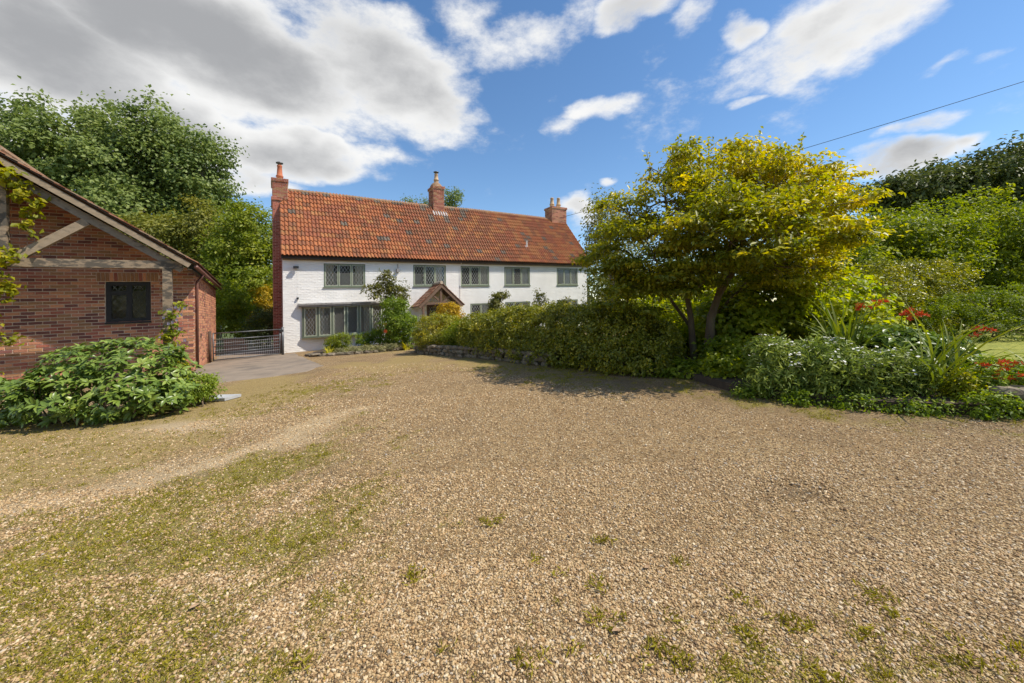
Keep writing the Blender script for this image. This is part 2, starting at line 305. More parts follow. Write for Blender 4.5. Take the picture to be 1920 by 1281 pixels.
def in_ells(ells, n, lo=.35, lump=.22, seed=0, zmin=None):
    """points through the outer part of overlapping ellipsoids, with a lumpy outline"""
    E_ = np.array(ells, float); C, R = E_[:, :3], E_[:, 3:]
    wgt = (R[:, 0]*R[:, 1]+R[:, 1]*R[:, 2]+R[:, 0]*R[:, 2]); wgt /= wgt.sum()
    m_ = int(n*1.9); k = rng.choice(len(C), m_, p=wgt); u = unit(rng.normal(size=(m_, 3)))
    rr = (lo**3+(1-lo**3)*rng.random(m_)**.7)**(1/3.)
    lumpf = 1+lump*(np.sin(u[:, 0]*5+k*2.1+seed)+np.sin(u[:, 1]*6.3+k+seed*2)+np.sin(u[:, 2]*7.1+k*3.3+seed))/1.7
    P = C[k]+u*R[k]*(rr*lumpf)[:, None]
    ok = np.ones(m_, bool)
    for j in range(len(C)):
        q = np.sum(((P-C[j])/R[j])**2, 1); ok &= (q > lo*lo*.7) | (k == j)
    if zmin is not None: ok &= P[:, 2] > zmin
    P, u = P[ok][:n], unit(u[ok]/R[k[ok]])[:n]
    return P, u
def clumped(ells, n, per, sig, lo=.35, lump=.22, seed=0, flat=1., zmin=None):
    """leaves gathered in sprays round twig ends; returns points, outward normals, the spray number and centres"""
    nc = max(4, n//per); C, U = in_ells(ells, nc, lo, lump, seed, zmin); nc = len(C)
    k = np.concatenate([np.arange(nc), rng.integers(0, nc, max(0, n-nc))])[:n]
    off = rng.normal(size=(len(k), 3))*sig*(.6+.8*rng.random(nc))[k][:, None]; off[:, 2] *= flat
    return C[k]+off, unit(U[k]+unit(off)*.6), k, C
def foliage(name, parent, mat, ells, n, size, asp=.5, per=40, sig=.12, lo=.35, lump=.2, seed=0, flat=.7, up=.5, rand=.55, zmin=None, base=.45, var=.16, origin=None, tfun=None, big=False, kind=None):
    P, U, k, C = clumped(ells, n, per, sig, lo, lump, seed, flat, zmin)
    N = unit(U*.6+np.array([0, 0, up])+rng.normal(size=P.shape)*rand)
    ct = rng.normal(size=len(C))*var
    t = base+ct[k]+rng.normal(size=len(P))*var*.8
    if tfun is not None: t = t+tfun(P)
    L = size*(.65+.7*rng.random(len(P)))
    T = U+rng.normal(size=P.shape)*.8-np.array([0, 0, .3])
    return leafmesh(name, parent, mat, P, N, L, L*asp, t, T=T, origin=origin, big=big, kind=kind), C
def bend(p, q, sag=0., n=5, wob=.05, seed=0):
    p, q = np.asarray(p, float), np.asarray(q, float); r = np.random.default_rng(seed); l = np.linalg.norm(q-p); out = []
    for i in range(n+1):
        t = i/n; o = r.normal(size=3)*wob*l*math.sin(math.pi*t); o[2] += sag*l*math.sin(math.pi*t); out.append(p*(1-t)+q*t+o)
    return out
def trunk_with_limbs(parent, origin, base, fork, targets, r0, r1, mat, twigs=None, seed=0, stems=None, name='trunk'):
    mb = MB(); o = np.asarray(origin, float); r = np.random.default_rng(seed)
    base, fork = np.asarray(base, float), np.asarray(fork, float)
    mb.tube([p-o for p in bend(base, fork, 0, 5, .02, seed)], list(np.linspace(r0, r1, 6)), 9)
    ends = []
    for i, t in enumerate(targets):
        t = np.asarray(t, float); f = .25+.75*r.random(); s = base*(1-f)+fork*f if len(targets) > 3 else fork
        pts = bend(s, t, .10, 6, .04, seed+i); mb.tube([p-o for p in pts], list(np.linspace(r1*.62, r1*.14, 7)), 6); ends += pts[3:]
    if twigs is not None and len(ends):
        E_ = np.array(ends)
        for i, c in enumerate(twigs):
            j = np.argmin(np.sum((E_-c)**2, 1)); mb.tube([p-o for p in bend(E_[j], c, .05, 3, .05, seed+i)], [r1*.16, r1*.12, r1*.08, r1*.04], 4, cap=False)
    return mb.build(name, mat, parent, smooth=True)
def tree(name, label, ells, n, size, mat, bark, pos, fork, r0, r1, per=60, sig=.45, seed=0, ntw=60, group=None, cat='tree', **kw):
    b = np.array([pos[0], pos[1], g0(pos[0], pos[1])-.05]); t = thing(name, label, cat, b, group)
    o, C = foliage('crown', t, mat, ells, n, size, per=per, sig=sig, seed=seed, origin=b, **kw)
    trunk_with_limbs(t, b, b, fork, [e[:3] for e in ells], r0, r1, bark, C[::max(1, len(C)//ntw)] if ntw else None, seed)
    return t
def shrub(name, label, ells, n, size, mat, bark=None, seed=0, group=None, cat='shrub', per=40, sig=.1, stems=5, **kw):
    x, y = ells[0][0], ells[0][1]; b = np.array([x, y, g0(x, y)-.02]); t = thing(name, label, cat, b, group)
    o, C = foliage('foliage', t, mat, ells, n, size, per=per, sig=sig, seed=seed, origin=b, **kw)
    if stems:
        mb = MB(); r = np.random.default_rng(seed+9)
        for i in range(stems):
            c = C[r.integers(len(C))]; mb.tube([p-b for p in bend(b+[r.normal()*.12, r.normal()*.12, 0], c, 0, 4, .06, seed+i)], [.018, .015, .012, .009, .005], 5)
        mb.build('stems', bark or BARK, t, smooth=True)
    return t

# ------------------------------------------------------------------ ground
def poly_mask(X, Y, poly, soft=.35):
    """1 inside a ground polygon, fading over 'soft' metres"""
    P = np.array(poly, float); ins = np.zeros(X.shape, bool); dmin = np.full(X.shape, 1e9); n = len(P)
    for i in range(n):
        x0, y0 = P[i]; x1, y1 = P[(i+1) % n]
        c = ((y0 > Y) != (y1 > Y)) & (X < (x1-x0)*(Y-y0)/(y1-y0+1e-12)+x0); ins ^= c
        dx, dy = x1-x0, y1-y0; t = np.clip(((X-x0)*dx+(Y-y0)*dy)/(dx*dx+dy*dy), 0, 1); dmin = np.minimum(dmin, np.hypot(X-x0-t*dx, Y-y0-t*dy))
    return np.clip(.5+np.where(ins, dmin, -dmin)/(2*soft), 0, 1)
def line_mask(X, Y, line, w):
    P = np.array(line, float); dmin = np.full(X.shape, 1e9)
    for i in range(len(P)-1):
        x0, y0 = P[i]; dx, dy = P[i+1]-P[i]; t = np.clip(((X-x0)*dx+(Y-y0)*dy)/(dx*dx+dy*dy), 0, 1); dmin = np.minimum(dmin, np.hypot(X-x0-t*dx, Y-y0-t*dy))
    return np.exp(-(dmin/w)**2)
MOSS = [(-3.9, 2.74), (-3.61, 3.28), (-3.26, 3.78), (-2.66, 4.28), (-2.26, 4.99), (-1.52, 4.13), (-1.65, 3.38), (-1.2, 2.74), (-1.25, 2.23), (-1.3, 1.79), (-1.1, 1.3), (-2.4, .9), (-5, 1.)]
DRY = [(-9.5, 6.), (-7.12, 6.63), (-6.27, 7.93), (-6.57, 10.), (-5.4, 9.6), (-3.63, 7.12), (-3.94, 6.07), (-3.77, 4.6), (-3.92, 3.85), (-4.9, 2.6), (-9, 3)]
TRACK = [(-5., 2.5), (-4.16, 3.07), (-3.69, 3.43), (-3.2, 3.9), (-2.74, 4.84), (-2.11, 5.74)]
EDGE = [(-3.4, 15), (-.2, 10), (.9, 8.6), (1.6, 7.2), (2.6, 6.3), (3.2, 5.1), (4.3, 4.2), (5.3, 3.75), (7, 3.2)]
SHADE = [(-1., 9.8), (-.3, 8.2), (.39, 7.16), (1.4, 6.2), (2.6, 5.6), (3.5, 5.2), (3.5, 7), (1.2, 9.4), (-.8, 11)]
def ground_cover(X, Y):
    wob = (fbm(X*.9, Y*.9, 21, 3)-.5)*1.1; Xw, Yw = X+wob, Y+(fbm(X*.9+9, Y*.9, 22, 3)-.5)*1.1
    n1 = fbm(X*2.3, Y*2.3, 1, 4); n2 = fbm(X*7, Y*7, 5, 3); n3 = fbm(X*.6, Y*.6, 9, 3)
    track = line_mask(Xw, Yw, TRACK, .22); pale = np.exp(-(((Xw+4.7)/.9)**2+((Yw-5.5)/.5)**2))
    moss = poly_mask(Xw, Yw, MOSS, .8)*(1-.9*track)*1.05
    moss = np.maximum(moss, .34*np.exp(-((X-1.0)**2/1.2+(Y-1.35)**2/.16)))          # scattered tufts in the near gravel
    moss = np.maximum(moss, .52*poly_mask(Xw, Yw, SHADE, .5)); moss = np.maximum(moss, .62*line_mask(Xw, Yw, EDGE, .4))
    moss = np.maximum(moss, .48*np.exp(-(((Xw+3.6)/1.2)**2+((Yw-7.6)/2.)**2)))
    ua, va = X*.93-Y*.36, X*.36+Y*.93                    # wheels run this way: the moss grows in streaks along it
    st = fbm(ua*2.6, va*.8, 61, 4); n4 = fbm(X*16, Y*16, 63, 2)
    moss_c = .88*sstep(.34, .84, moss*.50+(st-.5)*.75+(n1-.5)*.45+(n2-.5)*.55+(n4-.5)*.35+.26)*sstep(.02, .25, moss)
    dry = poly_mask(Xw, Yw, DRY, .5)*(1-track)*(1-.8*pale); dry = np.maximum(dry, .7*sstep(7.5, 11, Y)*sstep(-8, -4, X)*sstep(30, 12, Y)*sstep(.35, .6, n3+.1))
    dry_c = sstep(.38, .66, dry*.66+n1*.3+n2*.2-.02)
    pit = np.exp(-(((X-2.08)/.16)**2+((Y-2.8)/.11)**2)); dirt = np.clip(sstep(.56, .78, fbm(X*1.3, Y*1.3, 31, 4))*.45+.9*pit+.55*line_mask(X, Y, EDGE, .5)+.5*poly_mask(X, Y, MOSS, .3)*sstep(.45, .6, n2), 0, 1)
    return moss_c, dry_c, np.clip(track+pale, 0, 1), dirt, pit
def build_ground():
    xs = np.concatenate([-np.geomspace(300, 14.2, 22), np.arange(-14, 10.01, .075), np.geomspace(10.3, 300, 24)])
    ys = np.concatenate([-np.geomspace(200, 2, 10), np.arange(-1.5, .9, .3), np.geomspace(.95, 22, 200), np.geomspace(23, 400, 22)])
    X, Y = np.meshgrid(xs, ys); m1, d1, p1, k1, pit = ground_cover(X, Y); Z = gz(X, Y)-.03*pit
    nx, ny = len(xs), len(ys); i = np.arange(ny-1)[:, None]*nx+np.arange(nx-1)[None]; F = np.stack([i, i+1, i+nx+1, i+nx], -1).reshape(-1, 4)
    me = bpy.data.meshes.new('ground'); me.from_pydata(np.stack([X, Y, Z], -1).reshape(-1, 3).tolist(), [], F.tolist())
    far = np.maximum(sstep(14, 20, np.abs(X+2)), sstep(19, 24, Y))
    for nm, a in (('moss', m1), ('dry', d1), ('pale', p1), ('dirt', k1), ('grassland', far)):
        me.attributes.new(nm, 'FLOAT', 'POINT').data.foreach_set('value', a.reshape(-1).astype(np.float32))
    me.polygons.foreach_set('use_smooth', [True]*len(F)); me.update()
    m_, nt, b = newmat('gravel_drive'); N, L = nt.nodes, nt.links
    geo = N.new('ShaderNodeNewGeometry')
    def at(n): k = N.new('ShaderNodeAttribute'); k.attribute_name = n; return k.outputs['Fac']
    def mix(f, a, c):
        x = N.new('ShaderNodeMix'); x.data_type = 'RGBA'
        (L.new(f, x.inputs['Factor']) if not isinstance(f, float) else setattr(x.inputs['Factor'], 'default_value', f))
        for s_, v in (('A', a), ('B', c)):
            if isinstance(v, tuple): x.inputs[s_].default_value = rgba(v)
            else: L.new(v, x.inputs[s_])
        return x.outputs['Result']
    def ramp(f, stops):
        r = N.new('ShaderNodeValToRGB'); e = r.color_ramp.elements
        while len(e) < len(stops): e.new(.5)
        for q, (p, c) in zip(e, stops): q.position = p; q.color = rgba(c)
        L.new(f, r.inputs[0]); return r.outputs[0]
    v = N.new('ShaderNodeTexVoronoi'); v.inputs['Scale'].default_value = 78; L.new(geo.outputs['Position'], v.inputs['Vector'])
    sep = N.new('ShaderNodeSeparateColor'); L.new(v.outputs['Color'], sep.inputs[0])
    stones = ramp(sep.outputs[0], [(0, (.15, .09, .039)), (.18, (.325, .203, .086)), (.42, (.46, .315, .145)), (.62, (.54, .40, .21)), (.8, (.415, .254, .105)), (.92, (.65, .52, .32)), (1, (.345, .29, .22))])
    v2 = N.new('ShaderNodeTexVoronoi'); v2.feature = 'DISTANCE_TO_EDGE'; v2.inputs['Scale'].default_value = 78; L.new(geo.outputs['Position'], v2.inputs['Vector'])
    gap = N.new('ShaderNodeMapRange'); gap.inputs[1].default_value = 0; gap.inputs[2].default_value = .16; L.new(v2.outputs['Distance'], gap.inputs[0])
    col = mix(gap.outputs[0], (.13, .09, .055), stones)
    nzb = N.new('ShaderNodeTexNoise'); nzb.inputs['Scale'].default_value = 1.1; nzb.inputs['Detail'].default_value = 8; nzb.inputs['Roughness'].default_value = .65; L.new(geo.outputs['Position'], nzb.inputs[0])
    bl = N.new('ShaderNodeMapRange'); bl.inputs[1].default_value = .42; bl.inputs[2].default_value = .72; bl.inputs[3].default_value = 0; bl.inputs[4].default_value = .6; L.new(nzb.outputs[0], bl.inputs[0])
    col = mix(bl.outputs[0], col, (.28, .175, .078))
    mpm = N.new('ShaderNodeMapping'); mpm.inputs['Rotation'].default_value = (0, 0, -.37); mpm.inputs['Scale'].default_value = (1, .38, 1); L.new(geo.outputs['Position'], mpm.inputs[0])
    nzm = N.new('ShaderNodeTexNoise'); nzm.inputs['Scale'].default_value = 5; nzm.inputs['Detail'].default_value = 10; nzm.inputs['Roughness'].default_value = .78; L.new(mpm.outputs[0], nzm.inputs[0])
    bm = N.new('ShaderNodeMapRange'); bm.inputs[1].default_value = .47; bm.inputs[2].default_value = .72; bm.inputs[3].default_value = 0; bm.inputs[4].default_value = .5; L.new(nzm.outputs[0], bm.inputs[0])
    col = mix(bm.outputs[0], col, (.15, .095, .045))
    nzg = N.new('ShaderNodeTexNoise'); nzg.inputs['Scale'].default_value = 26; nzg.inputs['Detail'].default_value = 3; nzg.inputs['Roughness'].default_value = .8; L.new(geo.outputs['Position'], nzg.inputs[0])
    gm = N.new('ShaderNodeMapRange'); gm.inputs[1].default_value = .3; gm.inputs[2].default_value = .7; gm.inputs[3].default_value = .62; gm.inputs[4].default_value = 1.36; L.new(nzg.outputs[0], gm.inputs[0])
    hv = N.new('ShaderNodeHueSaturation'); L.new(col, hv.inputs['Color']); L.new(gm.outputs[0], hv.inputs['Value']); col = hv.outputs[0]
    pl = N.new('ShaderNodeMath'); pl.operation = 'MULTIPLY'; pl.inputs[1].default_value = .55; L.new(at('pale'), pl.inputs[0]); col = mix(pl.outputs[0], col, (.66, .52, .32))
    dk = N.new('ShaderNodeMath'); dk.operation = 'MULTIPLY'; dk.inputs[1].default_value = .6; L.new(at('dirt'), dk.inputs[0]); col = mix(dk.outputs[0], col, (.13, .09, .055))
    nzf = N.new('ShaderNodeTexNoise'); nzf.inputs['Scale'].default_value = 55; nzf.inputs['Detail'].default_value = 4; L.new(geo.outputs['Position'], nzf.inputs[0])
    brk = N.new('ShaderNodeMapRange'); brk.inputs[1].default_value = .35; brk.inputs[2].default_value = .62; L.new(nzf.outputs[0], brk.inputs[0])
    def cover(a, k_, hi):
        q = N.new('ShaderNodeMath'); q.operation = 'MULTIPLY'; L.new(at(a), q.inputs[0]); w_ = N.new('ShaderNodeMapRange'); w_.inputs[3].default_value = k_; w_.inputs[4].default_value = hi; L.new(brk.outputs[0], w_.inputs[0]); L.new(w_.outputs[0], q.inputs[1]); return q.outputs[0]
    dryc = ramp(nzf.outputs[0], [(.3, (.22, .155, .06)), (.5, (.37, .27, .095)), (.7, (.45, .35, .14))])
    col = mix(cover('dry', .35, .9), col, dryc)
    mossc = ramp(nzf.outputs[0], [(.3, (.13, .115, .02)), (.5, (.24, .22, .03)), (.72, (.36, .33, .055))])
    col = mix(cover('moss', .3, .95), col, mossc)
    fieldc = ramp(nzb.outputs[0], [(.3, (.06, .085, .02)), (.7, (.11, .14, .035))])
    col = mix(at('grassland'), col, fieldc)
    L.new(col, b.inputs['Base Color']); b.inputs['Roughness'].default_value = .92; b.inputs['Specular IOR Level'].default_value = .25
    ht = N.new('ShaderNodeMath'); ht.operation = 'MULTIPLY_ADD'; L.new(gap.outputs[0], ht.inputs[0]); L.new(sep.outputs[1], ht.inputs[1]); L.new(nzf.outputs[0], ht.inputs[2])
    bp = N.new('ShaderNodeBump'); bp.inputs['Strength'].default_value = .9; bp.inputs['Distance'].default_value = .012; L.new(ht.outputs[0], bp.inputs['Height']); L.new(bp.outputs[0], b.inputs['Normal'])
    me.materials.append(m_); return link('ground', me, kind='structure')
build_ground()

def pad_sheet(name, poly, mat, lift=.012, step=.35, kind='structure', lab=None):
    """a sheet cut to a ground polygon, laid on the slope, with a thin turned-down rim"""
    P = np.array(poly, float); c = P.mean(0); V = []; F = []
    pts = []
    for i in range(len(P)):
        p, q = P[i], P[(i+1) % len(P)]; n = max(1, int(np.hypot(*(q-p))/step))
        for t in range(n): w = p+(q-p)*t/n; pts.append(w+rng.normal(size=2)*.03)
    R = 8; n = len(pts)
    for r in range(1, R+1):
        for p in pts: w = c+(p-c)*r/R; V.append((w[0], w[1], g0(*w)+lift))
    V.append((c[0], c[1], g0(*c)+lift))
    for r in range(R-1):
        for i in range(n): F.append((r*n+i, (r+1)*n+i, (r+1)*n+(i+1) % n, r*n+(i+1) % n))
    for i in range(n): F.append((R*n, i, (i+1) % n))
    for p in pts: w = c+(p-c)*1.006; V.append((w[0], w[1], g0(*w)-.02))
    for i in range(n): F.append(((R-1)*n+i, R*n+1+i, R*n+1+(i+1) % n, (R-1)*n+(i+1) % n))
    mb = MB(); mb.add(V, F); o = mb.build(name, mat, smooth=False); o['kind'] = kind; return o
pad_sheet('concrete_drive', [(-9.8, 11.7), (-10.3, 12.2), (-11.8, 14.9), (-10.3, 16.9), (-9.9, 17.2), (-8.6, 15.4), (-7.0, 13.2), (-5.7, 11.3), (-5.55, 10.2), (-6.2, 9.6), (-7.08, 8.96), (-8.6, 10.3)], CONC)
pad_sheet('garden_path', [(-11.9, 15.0), (-10.45, 16.95), (-11.6, 19.2), (-13.4, 22.5), (-15.2, 26), (-17.5, 25), (-15.6, 20.8), (-13.6, 17.6)], CONC, .008)
LAWN = mottled('mown_lawn', (.24, .26, .035), (.36, .35, .06), 3, .95, .6, 120, c3=(.18, .21, .03), scale3=14, t3=(.45, .6))
pad_sheet('lawn', [(7.0, 5.2), (9.5, 4.4), (18, 4.5), (19, 12.5), (12, 12.5), (8.6, 10.5)], LAWN, .06, .8)
pad_sheet('flower_bed', [(3.35, 5.9), (3.75, 5.15), (4.5, 4.5), (5.4, 4.15), (7, 3.7), (7.6, 5.2), (7.5, 8.6), (5.6, 9.8), (3.4, 8.6), (3.1, 7.2)], SOIL, .12, .4)
pad_sheet('hedge_bed', [(-3.5, 14.6), (-2.2, 13.2), (.2, 10.2), (1.4, 8.8), (2.8, 7.3), (3.4, 7.4), (4, 9.2), (2.4, 10.8), (-.4, 13.6), (-2.6, 15.6)], SOIL, .16, .4)

# gravel stones and tufts near the viewer
def build_gravel():
    pts = []
    for y0, y1, dn in ((.9, 2.2, 8500), (2.2, 3.4, 4200), (3.4, 6.6, 1300), (6.6, 11, 420)):
        A = ((1.55*y0+.9)+(1.55*y1+.9))*(y1-y0); n = int(A*dn); Y = np.sqrt(rng.random(n)*(y1*y1-y0*y0)+y0*y0); X = (rng.random(n)*2-1)*(1.55*Y+.9); pts.append(np.stack([X, Y], 1))
    P = np.concatenate(pts); m1, d1, p1, k1, pit = ground_cover(P[:, 0], P[:, 1])
    keep = rng.random(len(P)) > np.clip(m1*.55+d1*.55+pit*.9, 0, .95); keep &= ~((P[:, 0] < -4.7) & (P[:, 1] > 5.3)) & (P[:, 1] < 4.1+1.15*np.clip(3.6-P[:, 0], 0, 6)); P = P[keep]; n = len(P)
    sz = (.0027+.0042*rng.random(n)**1.8)*(1+.14*P[:, 1]); me = bpy.data.meshes.new('gravel'); me.from_pydata(np.stack([P[:, 0], P[:, 1], gz(P[:, 0], P[:, 1])+sz*.25], 1).tolist(), [], [])
    for nm, a in (('size', sz), ('tone', rng.random(n))): me.attributes.new(nm, 'FLOAT', 'POINT').data.foreach_set('value', a.astype(np.float32))
    m_, nt, b = newmat('gravel_stone'); N, L = nt.nodes, nt.links
    at = N.new('ShaderNodeAttribute'); at.attribute_type = 'INSTANCER'; at.attribute_name = 'tone'; r = N.new('ShaderNodeValToRGB'); e = r.color_ramp.elements
    stops = [(0, (.13, .08, .038)), (.16, (.30, .185, .08)), (.38, (.44, .31, .15)), (.60, (.53, .405, .23)), (.76, (.41, .25, .105)), (.93, (.68, .56, .37)), (1, (.34, .30, .25))]
    while len(e) < len(stops): e.new(.5)
    for q, (p, c) in zip(e, stops): q.position = p; q.color = (c[0]*1.02, c[1]*.99, c[2]*.97, 1)
    L.new(at.outputs['Fac'], r.inputs[0]); L.new(r.outputs[0], b.inputs['Base Color']); b.inputs['Roughness'].default_value = .7
    me.materials.append(m_); o = link('gravel', me, kind='stuff'); tag(o, 'loose tan and white gravel stones spread over the near drive', 'gravel')
    ng = bpy.data.node_groups.new('gravel_scatter', 'GeometryNodeTree'); ng.interface.new_socket('Geometry', in_out='INPUT', socket_type='NodeSocketGeometry'); ng.interface.new_socket('Geometry', in_out='OUTPUT', socket_type='NodeSocketGeometry')
    G = ng.nodes; K = ng.links; gi = G.new('NodeGroupInput'); go = G.new('NodeGroupOutput'); ip = G.new('GeometryNodeInstanceOnPoints'); ico = G.new('GeometryNodeMeshIcoSphere'); ico.inputs['Subdivisions'].default_value = 1; ico.inputs['Radius'].default_value = 1
    sm = G.new('GeometryNodeSetMaterial'); sm.inputs['Material'].default_value = m_
    na = G.new('GeometryNodeInputNamedAttribute'); na.data_type = 'FLOAT'; na.inputs['Name'].default_value = 'size'
    rv = G.new('FunctionNodeRandomValue'); rv.data_type = 'FLOAT_VECTOR'; rv.inputs[0].default_value = (.75, .55, .4); rv.inputs[1].default_value = (1.7, 1.2, .9)
    sc = G.new('ShaderNodeVectorMath'); sc.operation = 'SCALE'; K.new(rv.outputs[0], sc.inputs[0]); K.new(na.outputs[0], sc.inputs['Scale'])
    rr = G.new('FunctionNodeRandomValue'); rr.data_type = 'FLOAT_VECTOR'; rr.inputs[0].default_value = (-.5, -.5, 0); rr.inputs[1].default_value = (.5, .5, 6.28)
    K.new(gi.outputs[0], ip.inputs['Points']); K.new(ico.outputs[0], sm.inputs['Geometry']); K.new(sm.outputs[0], ip.inputs['Instance']); K.new(sc.outputs[0], ip.inputs['Scale']); K.new(rr.outputs[0], ip.inputs['Rotation']); K.new(ip.outputs[0], go.inputs[0])
    o.modifiers.new('scatter', 'NODES').node_group = ng
build_gravel()
def build_grass():
    n = 90000; Y = 1.0+rng.random(n)**1.5*8.5; X = -9+rng.random(n)*15; X = np.where(rng.random(n) < .55, (rng.random(n)*2-1)*(1.5*Y+.4), X)
    m1, d1, p1, k1, pit = ground_cover(X, Y); keep = (rng.random(n) < m1*1.0+d1*.22) & ~((X < -5) & (Y > 6.6)); X, Y = X[keep][:7000], Y[keep][:7000]
    spots = [(.11, 2.17), (.22, 1.85), (.4, 1.72), (.25, 1.6), (.59, 1.58), (.62, 1.52), (1.07, 1.83), (1.14, 1.78), (1.23, 1.67), (1.7, 1.79), (1.68, 1.71), (1.79, 1.56), (1.76, 1.46), (1.18, 1.41), (-.9, 1.58), (-1.2, 2.8), (.25, 2.05), (.55, 2.3), (.9, 2.1), (1.0, 1.62), (.85, 1.5), (.05, 1.55), (-.3, 1.62), (-.15, 2.6), (1.5, 1.6), (2.0, 1.5), (.45, 1.95), (-.55, 2.1), (.72, 1.75)]
    nk = [int(2+12*rng.random()**2) for _ in spots]; sx = np.concatenate([np.full(k_, a)+rng.normal(size=k_)*(.008+.003*k_) for (a, b), k_ in zip(spots, nk)]); sy = np.concatenate([np.full(k_, b)+rng.normal(size=k_)*(.006+.002*k_) for (a, b), k_ in zip(spots, nk)])
    X = np.concatenate([X, sx]); Y = np.concatenate([Y, sy]); k = 8; Xb = np.repeat(X, k)+rng.normal(size=len(X)*k)*.02; Yb = np.repeat(Y, k)+rng.normal(size=len(X)*k)*.02
    sc = (1+.12*Yb)*np.where(np.arange(len(Xb)) >= (len(X)-len(sx))*k, 1.55, 1.); L = (.008+.016*rng.random(len(Xb)))*sc; T = np.stack([rng.normal(size=len(Xb))*.8, rng.normal(size=len(Xb))*.8, np.full(len(Xb), .75)], 1); T = unit(T)
    P = np.stack([Xb, Yb, gz(Xb, Yb)+.002], 1)+T*L[:, None]*.5
    t = .45+.25*(fbm(Xb*3, Yb*3, 44, 2)-.5)*2+rng.normal(size=len(Xb))*.18+.06*(Yb < 2.3)*(Xb > -.8)
    o = leafmesh('grass', None, LM['grass'], P, rng.normal(size=P.shape), L, L*.22, t, T=T); tag(o, 'thin moss and short grass creeping over the gravel drive', 'grass', kind='stuff')
build_grass()

# ------------------------------------------------------------------ shared building parts
BRICK_MESH = {}
def brick_mesh(mi, l, h, dp=.06):
    k = (mi, round(l, 3), round(h, 3), dp)
    if k not in BRICK_MESH:
        mb = MB(); c = .004; x, z = l/2, h/2
        V = [(-x, dp, -z), (x, dp, -z), (x, dp, z), (-x, dp, z), (-x, c, -z), (x, c, -z), (x, c, z), (-x, c, z), (-x+c, 0, -z+c), (x-c, 0, -z+c), (x-c, 0, z-c), (-x+c, 0, z-c)]
        F = [(8, 9, 10, 11), (4, 5, 9, 8), (5, 6, 10, 9), (6, 7, 11, 10), (7, 4, 8, 11), (0, 1, 5, 4), (1, 2, 6, 5), (2, 3, 7, 6), (3, 0, 4, 7)]
        mb.add(V, F); BRICK_MESH[k] = mb.mesh('brick', BRICKS[mi])
    return BRICK_MESH[k]
def courses(a0, a1, c0, c1, L_, H_, holes, jl=.012, jh=.012, top=None):
    """stretcher-bond brick rectangles of a wall, cut round the openings: (a, c, length, height)"""
    out = []; k = 0; c = c0
    while c < c1-.02:
        h = min(H_, c1-c); a = a0-(L_/2 if k % 2 else 0)
        while a < a1:
            s, e = max(a, a0), min(a+L_, a1); segs = [(s, e)]
            for (h0, h1, v0, v1) in holes:
                if c+h*.5 > v0 and c+h*.5 < v1:
                    ns = []
                    for (p, q) in segs:
                        if q <= h0 or p >= h1: ns.append((p, q))
                        else:
                            if p < h0: ns.append((p, h0))
                            if q > h1: ns.append((h1, q))
                    segs = ns
            for (p, q) in segs:
                if q-p > .04 and (top is None or c+h <= top((p+q)/2)): out.append(((p+q)/2, c+h/2, q-p-jl, h-jh))
            a += L_
        c += H_; k += 1
    return out
def wall_panel(fr, mb, a0, a1, c0, c1, holes, b=0., th=.25, mat=0):
    """a wall with real openings and reveals"""
    As = sorted({a0, a1} | {v for h in holes for v in h[:2]}); Cs = sorted({c0, c1} | {v for h in holes for v in h[2:]})
    for i in range(len(As)-1):
        for j in range(len(Cs)-1):
            ma, mc = (As[i]+As[i+1])/2, (Cs[j]+Cs[j+1])/2
            if any(h[0] < ma < h[1] and h[2] < mc < h[3] for h in holes): continue
            V = [fr.r(As[i], b, Cs[j]), fr.r(As[i+1], b, Cs[j]), fr.r(As[i+1], b, Cs[j+1]), fr.r(As[i], b, Cs[j+1])]; mb.add(V, [(0, 1, 2, 3)], mat)
            V = [fr.r(As[i], b+th, Cs[j]), fr.r(As[i+1], b+th, Cs[j]), fr.r(As[i+1], b+th, Cs[j+1]), fr.r(As[i], b+th, Cs[j+1])]; mb.add(V, [(0, 3, 2, 1)], mat)
    for (h0, h1, v0, v1) in holes:
        R = [(h0, v0), (h1, v0), (h1, v1), (h0, v1)]
        for i in range(4):
            p, q = R[i], R[(i+1) % 4]; mb.add([fr.r(p[0], b, p[1]), fr.r(q[0], b, q[1]), fr.r(q[0], b+th, q[1]), fr.r(p[0], b+th, p[1])], [(0, 1, 2, 3)], mat)
def lattice(mb, o, u, z, w, h, dw, dh, t=.0105):
    """diamond leading as thin strips clipped to a light w x h"""
    o, u, z = map(lambda k: np.asarray(k, float), (o, u, z)); sl = dh/dw; n = np.cross(u, z); n /= np.linalg.norm(n)
    for s in (1, -1):
        k = -int(h/dh)-2
        while k*dh < h+w*sl+dh:
            c = k*dh if s > 0 else k*dh                     # y = s*sl*x + c
            pts = []
            for x in (0, w):
                y = s*sl*x+c
                if 0 <= y <= h: pts.append((x, y))
            for y in (0, h):
                x = (y-c)/(s*sl)
                if 0 < x < w: pts.append((x, y))
            if len(pts) >= 2:
                p, q = pts[0], max(pts, key=lambda v: (v[0]-pts[0][0])**2+(v[1]-pts[0][1])**2); dx, dy = q[0]-p[0], q[1]-p[1]; l = math.hypot(dx, dy)
                if l > .02:
                    px, py = -dy/l*t/2, dx/l*t/2; V = [o+u*(p[0]+px)+z*(p[1]+py), o+u*(p[0]-px)+z*(p[1]-py), o+u*(q[0]-px)+z*(q[1]-py), o+u*(q[0]+px)+z*(q[1]+py)]
                    mb.add(V, [(0, 1, 2, 3)])
            k += 1
